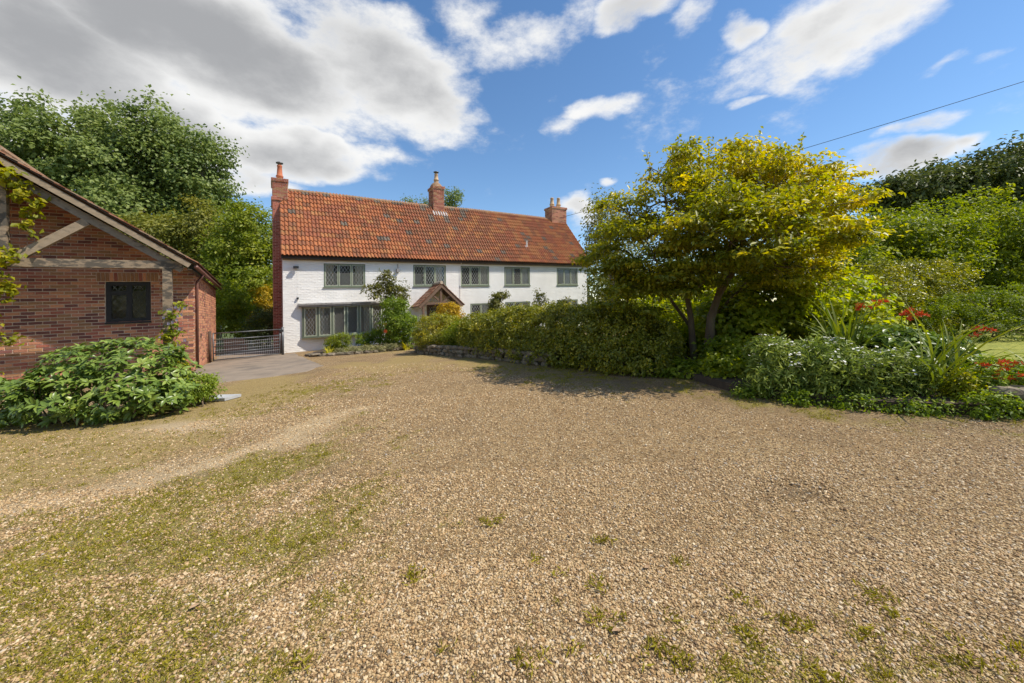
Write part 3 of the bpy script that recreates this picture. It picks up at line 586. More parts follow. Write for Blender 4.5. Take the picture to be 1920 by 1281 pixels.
def ring(mb, o, u, n, z, w, h, t, dp):
    """a rectangular frame of four butted bars; n points into the building"""
    mb.obox(o, u*w, n*dp, z*t); mb.obox(o+z*(h-t), u*w, n*dp, z*t); mb.obox(o+z*t, u*t, n*dp, z*(h-2*t)); mb.obox(o+u*(w-t)+z*t, u*t, n*dp, z*(h-2*t))
def curtain_mesh(mb, o, u, n, z, w, h, folds=7):
    k = folds*6; V = []
    for i in range(k+1):
        s = i/k; off = .035*math.sin(s*folds*2*math.pi)+.012*math.sin(s*17)
        V += [o+u*w*s+n*off, o+u*w*s+n*off*.8+z*h]
    mb.add(V, [(2*i, 2*i+2, 2*i+3, 2*i+1) for i in range(k)])
def window(parent, o, u, n, z, w, h, lights, fmat, cmat, curtains=(), dw=.155, dh=.25, sill=True, name='window', lab=None, fw=.05):
    """frame > casements, panes, leading, curtains (the parts hang under the window mesh)"""
    o = np.asarray(o, float); mb = MB(); ring(mb, o, u, n, z, w, h, fw, .09)
    lw = (w-2*fw)/lights
    for i in range(1, lights): mb.obox(o+u*(fw+lw*i-.02)+z*fw+n*.004, u*.04, n*.08, z*(h-2*fw))
    win = mb.build(name, fmat, parent)
    if lab: win['label'] = lab
    if sill: sb = MB(); sb.obox(o-u*.04-z*.045-n*.05, u*(w+.08), n*.14, z*.043); sb.build('sill', fmat, win)
    for i in range(lights):
        p = o+u*(fw+lw*i+(.02 if i else 0))+z*fw; ww = lw-(.02 if i else 0)-(.02 if i < lights-1 else 0); hh = h-2*fw
        cb = MB(); ring(cb, p+n*.012+u*.002+z*.002, u, n, z, ww-.004, hh-.004, .035, .045); cb.build('casement', cmat, win)
        gb = MB(); q = p+u*.037+z*.037; gw, gh = ww-.074, hh-.074; gb.add([q+n*.035, q+u*gw+n*.035, q+u*gw+z*gh+n*.035, q+z*gh+n*.035], [(0, 1, 2, 3)]); gb.build('pane', GLASS, win)
        lb = MB(); lattice(lb, q+n*.029, u, z, gw, gh, dw, dh); lb.build('leading', LEAD, win)
    for (s0, s1, m_) in curtains:
        cu = MB(); curtain_mesh(cu, o+u*w*s0+n*.13+z*.02, u, n, z, w*(s1-s0), h-.04, max(2, int(w*(s1-s0)/.11))); cu.build('curtain', m_, win, smooth=True)
    return win
def roof_tile_mesh(mi, dark=False):
    prof = [(0, 0), (.018, .044), (.06, .066), (.102, .044), (.12, .006), (.165, .0), (.182, .006), (.2, .044), (.242, .066), (.284, .044), (.304, .005), (.348, .002)]
    mb = MB(); n = len(prof); V = [(x, 0, z+.048) for x, z in prof]+[(x, .41, z+.004) for x, z in prof]+[(x, .004, z+.008) for x, z in prof]
    F = [(i, i+1, n+i+1, n+i) for i in range(n-1)]+[(2*n+i, 2*n+i+1, i+1, i) for i in range(n-1)]+[(0, n, 2*n), (n-1, 3*n-1, 2*n-1)]
    mb.add(V, F); return mb

# ------------------------------------------------------------------ the white cottage
HF = Frame((-10.531, 17.4, -.545), (1120, 710))
def cottage():
    fr = HF; D, B = fr.D, fr.B; Lh, Wd = 18.93, 6.0; EC = 4.47; RB, RC = 3.0, 8.40
    root = thing('cottage', 'long white painted brick cottage with orange clay tiled roof and three chimneys', 'house', fr.P0)
    upper = [(1.71, 3.61, 3.03, 4.18, 3), (6.11, 8.0, 3.03, 4.2, 3), (8.91, 10.82, 3.02, 4.2, 3), (11.92, 13.87, 3.01, 4.19, 3), (16.14, 18.03, 3.0, 4.17, 3)]
    lower = [(9.54, 10.95, .55, 1.95, 2), (11.96, 13.88, .9, 1.96, 3), (16.17, 18.02, .9, 1.97, 3)]
    bayhole = (.95, 4.3, .72, 2.02); door = (6.85, 7.75, .0, 2.02)
    holes = [w[:4] for w in upper+lower]+[bayhole, door]
    mb = MB(); wall_panel(fr, mb, 0, Lh, -.4, EC, holes, 0, .3)
    fr.box(mb, 0, .3, .302, Wd-.302, -.4, EC, 1); fr.box(mb, Lh-.3, Lh, .302, Wd-.302, -.4, EC, 0); fr.box(mb, 0, Lh, Wd-.3, Wd, -.4, EC, 0)
    for a in (0., Lh-.3):                                   # gable triangles
        P = [fr.r(a, 0, EC), fr.r(a, Wd, EC), fr.r(a, RB, RC-.15), fr.r(a+.3, 0, EC), fr.r(a+.3, Wd, EC), fr.r(a+.3, RB, RC-.15)]; mb.add(P, [(0, 2, 1), (3, 4, 5), (0, 1, 4, 3), (1, 2, 5, 4), (2, 0, 3, 5)], 1 if a == 0 else 0)
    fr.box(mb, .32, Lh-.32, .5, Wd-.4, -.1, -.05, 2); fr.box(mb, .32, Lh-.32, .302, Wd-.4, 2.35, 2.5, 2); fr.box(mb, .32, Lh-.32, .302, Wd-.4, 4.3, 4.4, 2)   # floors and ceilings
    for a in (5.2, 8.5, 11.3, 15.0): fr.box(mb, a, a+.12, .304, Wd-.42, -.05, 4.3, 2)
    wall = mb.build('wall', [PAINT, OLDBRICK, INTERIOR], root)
    bb = MB(); r = np.random.default_rng(3)                 # painted bricks stand a few millimetres proud
    for (a, c, l, h) in courses(0, Lh, -.08, EC, .235, .079, holes, .015, .016):
        p = .006+.006*r.random(); o = fr.r(a-l/2, -p, c-h/2); t = fr.r(a+l/2, -p, c-h/2); u = l*D; v = h*Z3; s = .003; n = B*(p+.002)
        bb.add([o+s*D+s*Z3, o+u-s*D+s*Z3, o+u+v-s*D-s*Z3, o+v+s*D-s*Z3, o+n, o+u+n, o+u+v+n, o+v+n], [(0, 1, 2, 3), (4, 5, 1, 0), (5, 6, 2, 1), (6, 7, 3, 2), (7, 4, 0, 3)])
    bb.build('brick', PAINT, wall, kind='stuff')
    cs = {0: [(.0, .24, CURTAIN), (.76, 1., CURTAIN)], 1: [(.72, .9, CURTAIN_B)], 2: [(.68, .97, CURTAIN)], 3: [(.03, .32, NET), (.66, .97, NET)], 4: [(.7, .97, CURTAIN)]}
    labs = ['three light window with drawn beige side curtains', 'three light window just above the porch roof', 'three light window right of the porch gable', 'window with pale net curtains', 'window nearest the tree']
    for i, w in enumerate(upper):
        window(root, fr.r(w[0], -.012, w[2]), D, B, Z3, w[1]-w[0], w[3]-w[2], 3, SAGE, SAGE_L, cs[i], lab=labs[i])
        lb = MB(); fr.box(lb, w[0]-.03, w[1]+.03, -.03, -.003, w[3], w[3]+.07); lb.build('lintel_board', PAINT, wall)
    for w in lower: window(root, fr.r(w[0], -.012, w[2]), D, B, Z3, w[1]-w[0], w[3]-w[2], w[4], SAGE, SAGE_L, [(.55, .95, NET)] if w[4] == 2 else [(.7, .97, CURTAIN)])
    # bow window
    bow = MB(); K = 6; pa = [.80+k*.607 for k in range(K+1)]; pb = [-.06-.40*math.sin(math.pi*(k/K*.94+.03)) for k in range(K+1)]; c0, c1 = .70, 2.06
    for k in range(K+1): bow.tube([fr.r(pa[k], pb[k]+.045, c0-.002), fr.r(pa[k], pb[k]+.045, c1)], .04, 8)
    for k in range(K):                                      # sill board, apron and head
        for (lo, hi, out_) in ((c0-.075, c0-.003, .06), (c1+.001, c1+.03, .01)):
            P = [fr.r(pa[k]-.05*(k == 0), pb[k]-out_, lo), fr.r(pa[k+1]+.05*(k == K-1), pb[k+1]-out_, lo), fr.r(pa[k+1]+.05*(k == K-1), .0, lo), fr.r(pa[k]-.05*(k == 0), .0, lo)]; P += [p+(hi-lo)*Z3 for p in P]
            bow.add(P, [(0, 3, 2, 1), (4, 5, 6, 7), (0, 1, 5, 4), (1, 2, 6, 5), (2, 3, 7, 6), (3, 0, 4, 7)])
    bay = bow.build('bow_window', SAGE, root); bay['label'] = 'bow window of six leaded casements under a grey board roof'
    for k in range(K):
        p, q = fr.r(pa[k], pb[k], c0), fr.r(pa[k+1], pb[k+1], c0); u = q-p; w = np.linalg.norm(u); u = u/w; n = np.cross(Z3, u); n /= np.linalg.norm(n); h = c1-c0
        cb = MB(); ring(cb, p+u*.042, u, n, Z3, w-.084, h, .05, .06); cas = cb.build('casement', SAGE_L, bay)
        gb = MB(); o = p+u*.092+Z3*.05+n*.04; gw, gh = w-.184, h-.10; gb.add([o, o+u*gw, o+u*gw+Z3*gh, o+Z3*gh], [(0, 1, 2, 3)]); gb.build('pane', GLASS, bay)
        lb = MB(); lattice(lb, o-n*.008, u, Z3, gw, gh, .15, .24); lb.build('leading', LEAD, bay)
        if k in (0, 1, 4, 5):
            cu = MB(); s0, s1 = {0: (0, 1), 1: (0, .42), 4: (.45, 1), 5: (0, 1)}[k]; curtain_mesh(cu, p+u*(w*s0)+n*.11+Z3*.03, u, n, Z3, w*(s1-s0), h-.06, max(2, int(w*(s1-s0)/.09))); cu.build('curtain', CURTAIN_B if k in (0, 5) else CURTAIN, bay, smooth=True)
    rb = MB()
    for k in range(K):                                      # two board layers and a scalloped lower edge
        for (lo, hi, ov) in ((c1+.032, c1+.10, .10), (c1+.102, c1+.19, .16)):
            e0, e1 = (-.18 if k == 0 else 0), (.18 if k == K-1 else 0)
            P = [fr.r(pa[k]+e0, pb[k]-ov, lo), fr.r(pa[k+1]+e1, pb[k+1]-ov, lo), fr.r(pa[k+1]+e1, 0, lo+.02), fr.r(pa[k]+e0, 0, lo+.02)]; P += [v+(hi-lo)*Z3 for v in P]
            rb.add(P, [(0, 3, 2, 1), (4, 5, 6, 7), (0, 1, 5, 4), (1, 2, 6, 5), (2, 3, 7, 6), (3, 0, 4, 7)])
        for j in range(5):
            t = (j+.5)/5; a = pa[k]*(1-t)+pa[k+1]*t; b = pb[k]*(1-t)+pb[k+1]*t-.085; rb.tube([fr.r(a-.05, b-.012, c1+.032), fr.r(a+.05, b-.012, c1+.03)], .022, 7)
    rb.build('bow_roof', BAYTOP, bay)
    # roof
    slope = np.array([RB+.24, RC-(EC-.02)]); Ls = np.hypot(*slope); es = (slope[0]*B+slope[1]*Z3)/Ls; es = es/np.linalg.norm(es); nr = np.cross(D/np.linalg.norm(D), es); nr /= np.linalg.norm(nr)
    a0, a1 = -.06, 19.32; mb = MB()
    o = fr.r(a0, -.24, EC-.03); mb.obox(o-nr*.05, D*(a1-a0), es*(Ls-.01), nr*.045)
    o2 = fr.r(a0, Wd+.24, EC-.03); es2 = (-slope[0]*B+slope[1]*Z3)/Ls; es2 /= np.linalg.norm(es2); nr2 = np.cross(es2, D/np.linalg.norm(D)); nr2 /= np.linalg.norm(nr2); mb.obox(o2-nr2*.05, D*(a1-a0), es2*(Ls-.01), nr2*.09, 1)
    roof = mb.build('roof', [DARKT, TILES[3]], root)
    meshes = [roof_tile_mesh(i).mesh('tile', TILES[i]) for i in range(6)]; stuff = MB(); tb = roof_tile_mesh(0)
    rows, cols = 15, 57; gw = (a1-a0)/cols; gl = (Ls-.05)/rows; cells = [(c, r_) for c in range(cols) for r_ in range(rows)]
    N1 = vnoise(np.array([c/3. for c, _ in cells]), np.array([r_/2.2 for _, r_ in cells]), 71); N2 = np.random.default_rng(8).random(len(cells)); N3 = vnoise(np.array([c/7. for c, _ in cells]), np.array([r_/6. for _, r_ in cells]), 72)
    jr = np.random.default_rng(9); Rm = basis(D, es, nr, (0, 0, 0))
    for i, (c, r_) in enumerate(cells):
        x = c/cols; mid = math.exp(-((x-.48)/.17)**2); dk = .02+.22*mid*(N3[i] > .5)+(.07 if N1[i] > .8 else 0)+(.08 if r_ >= 14 else 0)
        if N2[i] < dk: mi = 4
        elif N2[i] < dk+.13+.5*mid: mi = 3
        elif N2[i] > .86: mi = 5
        else: mi = [0, 1, 0, 2, 0][int(N1[i]*4.99)] if x < .36 else [0, 2, 5, 0, 3][int(N1[i]*4.99)]
        o = fr.r(a0+c*gw, -.24, EC-.03)+es*(r_*gl)+nr*(.004*jr.random()+.014*(1+math.sin(c*.21+.6))+.010*(1+math.sin(c*.5+r_*.3))); tw = jr.normal()*.012
        if c < 20:
            M_ = Rm.copy(); M_.translation = Vector(o); link('tile', meshes[mi], roof, mat3=M_@Matrix.Rotation(tw, 4, 'Z'))
        else:
            V = np.array(tb.V); W_ = o+np.outer(V[:, 0], D/np.linalg.norm(D))+np.outer(V[:, 1], es)+np.outer(V[:, 2], nr); stuff.add(W_, tb.F, mi)
    stuff.build('tile', TILES, roof, kind='stuff')
    rm = MB(); pr = [(.15*math.cos(t), .13*math.sin(t)) for t in np.linspace(-.35, math.pi+.35, 9)]
    rm.add([(x, y, z-.02) for x in (0, .445) for y, z in pr]+[(0, 0, -.05)], [(i, i+1, 9+i+1, 9+i) for i in range(8)]+[(18, i+1, i) for i in range(8)]); rme = rm.mesh('ridge_tile', RIDGE)
    for k in range(43):
        M_ = basis(D, B, Z3, fr.r(a0+k*.4505, RB, RC-.03+.022*math.sin(k*.27+.6)+.008*math.sin(k*1.9))); link('ridge_tile', rme, roof, mat3=M_)
    # eaves: fascia and gutter
    gb = MB(); fr.box(gb, 0, Lh+.2, -.14, -.02, EC-.17, EC-.06); gb.build('fascia', mottled('brown_fascia', (.20, .15, .10), (.28, .21, .15), 6, .7), root)
    gu = MB(); q = [(-.24+.065*math.cos(t), EC-.075+.06*math.sin(t)) for t in np.linspace(math.pi, 2*math.pi, 8)]
    gu.add([fr.r(a, b, c) for a in (-.05, 19.3) for b, c in q]+[fr.r(a, b, c) for a in (-.05, 19.3) for b, c in [(-.305, EC-.06), (-.175, EC-.06)]], [(i, i+1, 9+i-1+0, 8+i) for i in range(7)]); gu.build('gutter', BLACKM, root, smooth=True)
    dp = MB(); dp.tube([fr.r(8.89, -.2, EC-.12), fr.r(8.89, -.06, EC-.3), fr.r(8.89, -.05, .1)], .014, 6); dp.build('downpipe', PAINT, root)
    # chimneys
    def stack(a0_, a1_, b0, b1, c0_, c1_, lab, mats, corbel=True):
        mb = MB(); fr.box(mb, a0_, a1_, b0, b1, c0_, c1_-.16); fr.box(mb, a0_-.05, a1_+.05, b0-.05, b1+.05, c1_-.16, c1_)
        ch = mb.build('chimney', MORTAR, root); ch['label'] = lab; bk = MB(); H_ = .079; rr = np.random.default_rng(int(a0_*10)+50)
        def face(o, u, lu, n_, cc0, cc1):
            c = cc0; k = 0
            while c < cc1-.03:
                x = -(.0 if k % 2 else .115)
                while x < lu:
                    s, e = max(0, x), min(lu, x+.23)
                    if e-s > .03:
                        p = .006+.008*rr.random(); O = o+u*(s+.006)+Z3*(c+.006)+n_*p; bk.obox(O-n_*(p+.004), u*(e-s-.012), n_*(p+.004), Z3*(H_-.012), int(rr.choice(len(mats))))
                    x += .23
                c += H_; k += 1
        for (ex, lo, hi) in ((0, c0_, c1_-.165), (.05, c1_-.158, c1_-.003)):
            face(fr.r(a0_-ex, b0-ex, 0), D/np.linalg.norm(D), a1_-a0_+2*ex, -B/np.linalg.norm(B), lo, hi); face(fr.r(a0_-ex, b1+ex, 0), -B/np.linalg.norm(B), b1-b0+2*ex, -D/np.linalg.norm(D), lo, hi)
        bk.build('brick', mats, ch, kind='stuff'); return ch
    def pot(ch, a, b, c, h, r0, mat, cap):
        mb = MB(); mb.lathe(fr.r(a, b, c), [(r0*1.02, 0), (r0, h*.1), (r0, h*.28), (r0*1.16, h*.3), (r0*1.16, h*.36), (r0*.92, h*.40), (r0*.72, h*.86), (r0*.8, h*.88), (r0*.8, h*.96), (r0*.5, h)], 16); mb.build('pot', mat, ch, smooth=True)
        if cap: kb = MB(); kb.lathe(fr.r(a, b, c+h*.96), [(r0*.55, 0), (r0*.55, .09), (r0*1.1, .10), (r0*1.15, .14), (r0*.4, .19), (.01, .2)], 14); kb.build('cowl', STEEL, ch, smooth=True)
    old = [OLDBRICK, BRICKS[2], BRICKS[4]]
    c1_ = stack(-.36, -.002, 2.1, 3.9, -.2, 7.75, 'tall brick chimney breast against the gable end', [OLDBRICK, BRICKS[2], BRICKS[2]])
    c2_ = stack(-.36, .30, 2.35, 3.65, 7.76, 8.78, 'stack at the near gable with one tapering terracotta pot', old); pot(c2_, -.03, 3.0, 8.78, .92, .15, TERRA, True)
    c3_ = stack(8.30, 9.03, 2.65, 3.5, 7.3, 9.62, 'middle stack rising from the ridge with one buff pot', [BRICKS[0], BRICKS[4], BRICKS[2], OLDBRICK])
    cm = MB(); cm.lathe(fr.r(8.66, 3.07, 9.62), [(.42, 0), (.36, .14), (.26, .26), (.17, .32)], 12); cm.build('mortar_cap', RIDGE, c3_, smooth=True); pot(c3_, 8.66, 3.07, 9.92, .62, .15, BUFF, True)
    fl = MB(); P = [fr.r(8.18, 2.62, 7.93), fr.r(9.15, 2.62, 7.93)]; fl.obox(P[0]+nr*.065-es*.42, D*.97, es*.44, nr*.012); fl.build('flashing', FLASH, c3_)
    c4_ = stack(17.85, 19.28, 2.6, 3.5, 7.2, 9.28, 'broad stack at the far gable with two short pots', [BRICKS[0], BRICKS[4], BRICKS[0], OLDBRICK]); pot(c4_, 18.2, 3.05, 9.28, .8, .17, BUFF, False); pot(c4_, 18.85, 3.05, 9.28, .86, .17, BUFF, False)
    vp = MB(); o = fr.r(14.1, -.24, EC-.03)+es*1.45; vp.obox(o+nr*.055-D*.2-es*.1, D*.4, es*.3, nr*.015); vp.tube([o+nr*.05, o+nr*.05+Z3*.45], .05, 10); vp.build('vent_pipe', mottled('white_pipe', (.6, .6, .58), (.7, .7, .68), 5, .5), roof)
    # porch
    pc, ph, pd, ea, ap = 7.3, 1.27, 1.1, 1.93, 3.1; pm = MB()
    po = MB()
    for a in (pc-1.05, pc+.95): fr.box(po, a, a+.11, -pd+.06, -pd+.17, -.1, 1.96)
    fr.box(po, pc-1.2, pc+1.18, -pd+.045, -pd+.165, 1.965, 2.09); fr.box(po, pc-.06, pc+.05, -pd+.07, -pd+.15, 2.092, 3.0)
    porch = po.build('porch', PORCHT, root); porch['label'] = 'gabled oak porch with a brown tiled roof'
    for sg in (-1, 1):
        p, q = fr.r(pc+sg*.62, -pd+.10, 2.55), fr.r(pc+sg*.10, -pd+.10, 2.12); u = q-p; w_ = np.cross(u, B); w_ = w_/np.linalg.norm(w_)*.1; br = MB(); br.obox(p, u, B*.07, w_); br.build('brace', PORCHT, porch)
        e = fr.r(pc+sg*ph, -pd, ea); t = fr.r(pc, -pd, ap); u = t-e; un = u/np.linalg.norm(u); nn = np.cross(un, B/np.linalg.norm(B))*(-sg); nn = nn if nn[2] > 0 else -nn
        bg = MB(); bg.obox(e-nn*.17-un*.04, u+un*.04, B*.05, nn*.15); bg.build('bargeboard', PORCHT, porch)
        sl = MB(); sl.obox(e-nn*.02-un*.08+B*.03, u+un*.08, B*(pd-.035), nn*.03); deck = sl.build('roof_deck', DARKT, porch)
        tl = MB(); lu = np.linalg.norm(u)+.08; rr = np.random.default_rng(4)
        for r_ in range(8):
            for k in range(6):
                oo = e+nn*(.012+.010*rr.random())-un*.08+un*(lu/8*r_)+B*(-.03+(pd+.02)/6*k); tl.obox(oo, un*(lu/8+.05)-nn*.02, B*((pd+.02)/6-.008), nn*.03, int(rr.choice(2)))
        tl.build('tile', [TILES[3], mottled('porch_tile%s' % ('' if sg < 0 else '_pale'), (.24, .13, .08), (.34, .19, .12), 9, .9, .2)], porch, kind='stuff')
    rd = MB(); rd.tube([fr.r(pc, -pd-.03, ap+.03), fr.r(pc, -.01, ap+.03)], .09, 8); rd.build('ridge', mottled('pale_ridge', (.42, .33, .24), (.52, .42, .31), 8, .9), porch)
    db = MB(); fr.box(db, 6.86, 7.74, .06, .11, 0, 2.0); dr = db.build('door', mottled('brown_door', (.10, .06, .04), (.14, .09, .06), 8, .6), root)
    dg = MB(); oo = fr.r(7.02, .055, 1.15); dg.add([oo, oo+D*.56, oo+D*.56+Z3*.7, oo+Z3*.7], [(0, 1, 2, 3)]); dg.build('pane', GLASS, dr); dl = MB(); lattice(dl, oo-B*.006, D, Z3, .56, .7, .14, .23, .01); dl.build('leading', LEAD, dr)
    # fittings on the wall
    fl = MB(); fr.box(fl, .42, .64, -.24, -.12, 3.9, 4.0); fr.box(fl, .50, .56, -.125, -.004, 3.93, 3.97); fl.build('floodlight', BLACKM, root)
    sn = MB(); fr.box(sn, .56, .64, -.1, -.004, 2.48, 2.56); sn.build('sensor', BLACKM, root)
    cb = MB(); cb.tube([fr.r(.585, -.012, 3.93), fr.r(.585, -.012, 2.1)], .006, 5); cb.build('wire', PAINT, root)
    al = MB(); al.tube([fr.r(5.25, -.08, 4.2), fr.r(5.25, -.1, 3.95)], .02, 6); fr.box(al, 5.17, 5.33, -.16, -.02, 3.78, 3.95); al.build('bracket', mottled('grey_bracket', (.2, .2, .2), (.28, .28, .28), 9, .6), root)
cottage()

# ------------------------------------------------------------------ the brick outbuilding
GF = Frame((-10.055, 12.0, -.393), (.831, .556))
def outbuilding():
    fr = GF; D, B = fr.D, fr.B; Du, Bu = D/np.linalg.norm(D), B/np.linalg.norm(B); W_, Lg, EC, AC = 6.84, 7.1, 3.05, 5.60; mid = -W_/2; sl = .705
    root = thing('outbuilding', 'red brick outbuilding with a timber framed gable overhang and tiled roof', 'outbuilding', fr.P0)
    hole = (-1.98, -1.02, 1.58, 2.77); top = lambda a: 3.02+sl*(-a if a > mid else W_+a)
    mb = MB(); bz = .012
    wall_panel(fr, mb, -W_, 0, -.3, 3.05, [hole], bz, .24)
    mb.add([fr.r(-W_, bz, 3.05), fr.r(0, bz, 3.05), fr.r(mid, bz, 3.05+sl*W_/2), fr.r(-W_, .25, 3.05), fr.r(0, .25, 3.05), fr.r(mid, .25, 3.05+sl*W_/2)], [(0, 1, 2), (3, 5, 4), (0, 2, 5, 3), (1, 4, 5, 2)])
    fr.box(mb, -.25, -bz, .255, Lg-bz, -.3, 3.05); fr.box(mb, -W_, -W_+.25, .255, Lg-bz, -.3, 3.05); fr.box(mb, -W_, -bz, Lg-bz-.24, Lg-bz-.002, 3.051, 3.2)
    fr.box(mb, -W_+.26, -.26, Lg-.25, Lg-bz-.003, -.3, 3.04); fr.box(mb, -W_+.26, -.26, .26, Lg-.26, -.02, .02, 1); fr.box(mb, -W_+.26, -.26, .26, Lg-.26, 2.98, 3.02, 1)
    wall = mb.build('wall', [MORTAR, INTERIOR], root)
    r = np.random.default_rng(17); BL, BH = .262, .0894; arch = (-2.16, -.85, 2.775, 3.035); probs = [.28, .12, .20, .20, .20]
    lst = courses(-W_, 0, -.18, 5.7, BL, BH, [hole, arch], .019, .019, top); stuff = MB()
    big = sorted([b for b in lst if b[0] > -4.25 and .75 < b[1] < 3.2], key=lambda b: b[0])[:285]; bigset = set(big)
    Rm = basis(D, B, Z3, (0, 0, 0))
    for b in lst:
        a, c, l, h = b; mi = int(r.choice(5, p=probs)); pr = .004*r.random()
        if b in bigset:
            M_ = Rm.copy(); M_.translation = Vector(fr.r(a, -pr, c)); link('brick', brick_mesh(mi, l, h), wall, mat3=M_)
        else: stuff.obox(fr.r(a-l/2, -pr, c-h/2), D*l, B*.05, Z3*h, mi)
    n = 15; wv = (arch[1]-arch[0])/n                        # soldier course over the window
    for i in range(n):
        M_ = Rm@Matrix.Rotation(math.pi/2, 4, 'Y'); M_.translation = Vector(fr.r(arch[0]+wv*(i+.5), -.003*r.random(), (arch[2]+arch[3])/2)); link('brick', brick_mesh(int(r.choice([0, 1, 4, 4, 2])), arch[3]-arch[2]-.014, wv-.013), wall, mat3=M_)
    for (bb, c, l, h) in courses(0, Lg, -.18, 3.05, BL, BH, [(2.75, 2.83, 1.6, 2.5)], .019, .019):
        p = .004*r.random(); stuff.obox(fr.r(p, bb-l/2, c-h/2), B*l, -D*.05, Z3*h, int(r.choice(5, p=[.3, .42, .12, .04, .12])))
    stuff.build('brick', BRICKS, wall, kind='stuff')
    # window: one tall light, one short over one tall
    o = fr.r(hole[0]+.01, .03, hole[2]+.01); w, h = hole[1]-hole[0]-.02, hole[3]-hole[2]-.02
    wb = MB(); ring(wb, o, Du, Bu, Z3, w, h, .075, .09); wb.obox(o+Du*(w*.47)+Z3*.075+Bu*.003, Du*.07, Bu*.08, Z3*(h-.15)); wb.obox(o+Du*.075+Z3*(h*.70)+Bu*.003, Du*(w*.47-.075), Bu*.08, Z3*.06); win = wb.build('window', BLACKM, root)
    sb = MB(); sb.obox(o-Z3*.06-Bu*.07-Du*.02, Du*(w+.04), Bu*.15, Z3*.058); sb.build('sill', BLACKM, win)
    for (x, z, ww, hh) in ((.075, .075, w*.47-.075, h*.70-.075), (.075, h*.70+.06, w*.47-.075, h*.3-.135), (w*.47+.07, .075, w*.53-.145, h-.15)):
        q = o+Du*x+Z3*z; cb = MB(); ring(cb, q+Bu*.012, Du, Bu, Z3, ww, hh, .03, .05); cb.build('casement', BLACKM, win)
        q = q+Du*.03+Z3*.03+Bu*.03; gb = MB(); gb.add([q, q+Du*(ww-.06), q+Du*(ww-.06)+Z3*(hh-.06), q+Z3*(hh-.06)], [(0, 1, 2, 3)]); gb.build('pane', GLASS, win)
        lb = MB(); lattice(lb, q-Bu*.005, Du, Z3, ww-.06, hh-.06, .13, .2, .006); lb.build('leading', mottled('dull_lead', (.2, .2, .2), (.3, .3, .3), 9, .6) if 'dull_lead' not in MATS else MATS['dull_lead'], win)
    # timber truss in front of the wall
    tb = -1.36; th = .16
    def beam(name, p, q, wd, mat, dep=th, b=tb):
        p, q = fr.r(p[0], b, p[1]), fr.r(q[0], b, q[1]); u = q-p; v = np.cross(Bu, u); v = v/np.linalg.norm(v)*wd; m2 = MB(); m2.obox(p-v/2, u, Bu*dep, v); return m2.build(name, mat, root)
    beam('tie_beam', (-W_-.1, 3.125), (-.12, 3.125), .215, TIMBER)
    beam('post', (-.445, -.2), (-.445, 3.015), .20, TIMBER, .16, tb+.003); beam('post', (-W_+.445, -.2), (-W_+.445, 3.015), .20, TIMBER, .16, tb+.003)
    beam('king_post', (mid+.02, 3.235), (mid+.02, 5.20), .19, TIMBER, .15, tb+.004)
    beam('brace', (mid+.30, 3.30), (-2.0, 4.21), .19, TIMBER_P, .13, tb+.012); beam('brace', (mid-.30, 3.30), (-W_+2.0, 4.21), .19, TIMBER_P, .13, tb+.012)
    for sg in (1, -1):
        f = (lambda a: a) if sg > 0 else (lambda a: -W_-a)
        beam('rafter', (f(-.13), 2.99), (f(mid+.0), 2.99+sl*(-mid-.13)), .17, TIMBER_D, .12, tb+.02 if sg > 0 else tb+.022)
        beam('bargeboard', (f(.06), 3.10), (f(mid+.0), 3.10+sl*(-mid+.06)), .135, TIMBER_P, .05, tb-.14)
        e = fr.r(f(.14), tb-.16, 3.105); t = fr.r(mid, tb-.16, 3.105+sl*(-mid+.14)); u = t-e; un = u/np.linalg.norm(u); nn = np.cross(un, Bu); nn = nn if nn[2] > 0 else -nn
        dk = MB(); dk.obox(e+nn*.07, u, B*(Lg-tb+.3), nn*.03); deck = dk.build('roof', DARKT, root)
        tl = MB(); lu = np.linalg.norm(u)+.05; nr_, nc = 19, 46; ln = Lg-tb+.34
        for i in range(nr_):
            for k in range(nc): tl.obox(e-un*.05+nn*(.118+.010*r.random())+un*(lu/nr_*i)+Bu*(-.03+ln/nc*(k+(.5 if i % 2 else 0)*.0)), un*(lu/nr_+.09)-nn*.022, Bu*(ln/nc-.005), nn*.022, int(r.choice(3)))
        tl.build('tile', [TILES[3], mottled('outbuilding_tile_a%d' % (sg+1), (.36, .17, .10), (.46, .23, .14), 8, .9, .2), mottled('outbuilding_tile_b%d' % (sg+1), (.28, .19, .12), (.38, .27, .18), 8, .9, .2)], deck, kind='stuff')
    rd = MB(); rd.tube([fr.r(mid, tb-.18, 3.10+sl*(-mid+.14)+.16), fr.r(mid, Lg+.1, 3.10+sl*(-mid+.14)+.16)], .12, 8); rd.build('ridge', RIDGE, root)
    # soffit, gutter, downpipe, slit window, air brick
    sf = MB(); fr.box(sf, .002, .10, tb-.10, Lg+.05, 2.985, 3.0); sf.build('soffit', DARKT, root)
    gu = MB(); gu.tube([fr.r(.20, tb-.12, 3.06), fr.r(.20, Lg+.12, 3.04)], .055, 10); gu.build('gutter', PLUM, root, smooth=True)
    dp = MB(); dp.tube([fr.r(.19, .12, 3.0), fr.r(.16, .12, 2.9), fr.r(.06, .10, 2.78), fr.r(.05, .09, 2.65), fr.r(.05, .09, .05)], .038, 9); dp.build('downpipe', PLUM, root, smooth=True)
    sw = MB(); fr.box(sw, -.02, .004, 2.75, 2.83, 1.6, 2.5); sw.build('slit_window', BLACKM, root)
    ab = MB(); fr.box(ab, -.02, .014, 1.35, 1.58, .93, 1.08); ab.build('air_brick', mottled('dark_vent', (.06, .04, .035), (.09, .06, .05), 9, .8), root)
outbuilding()

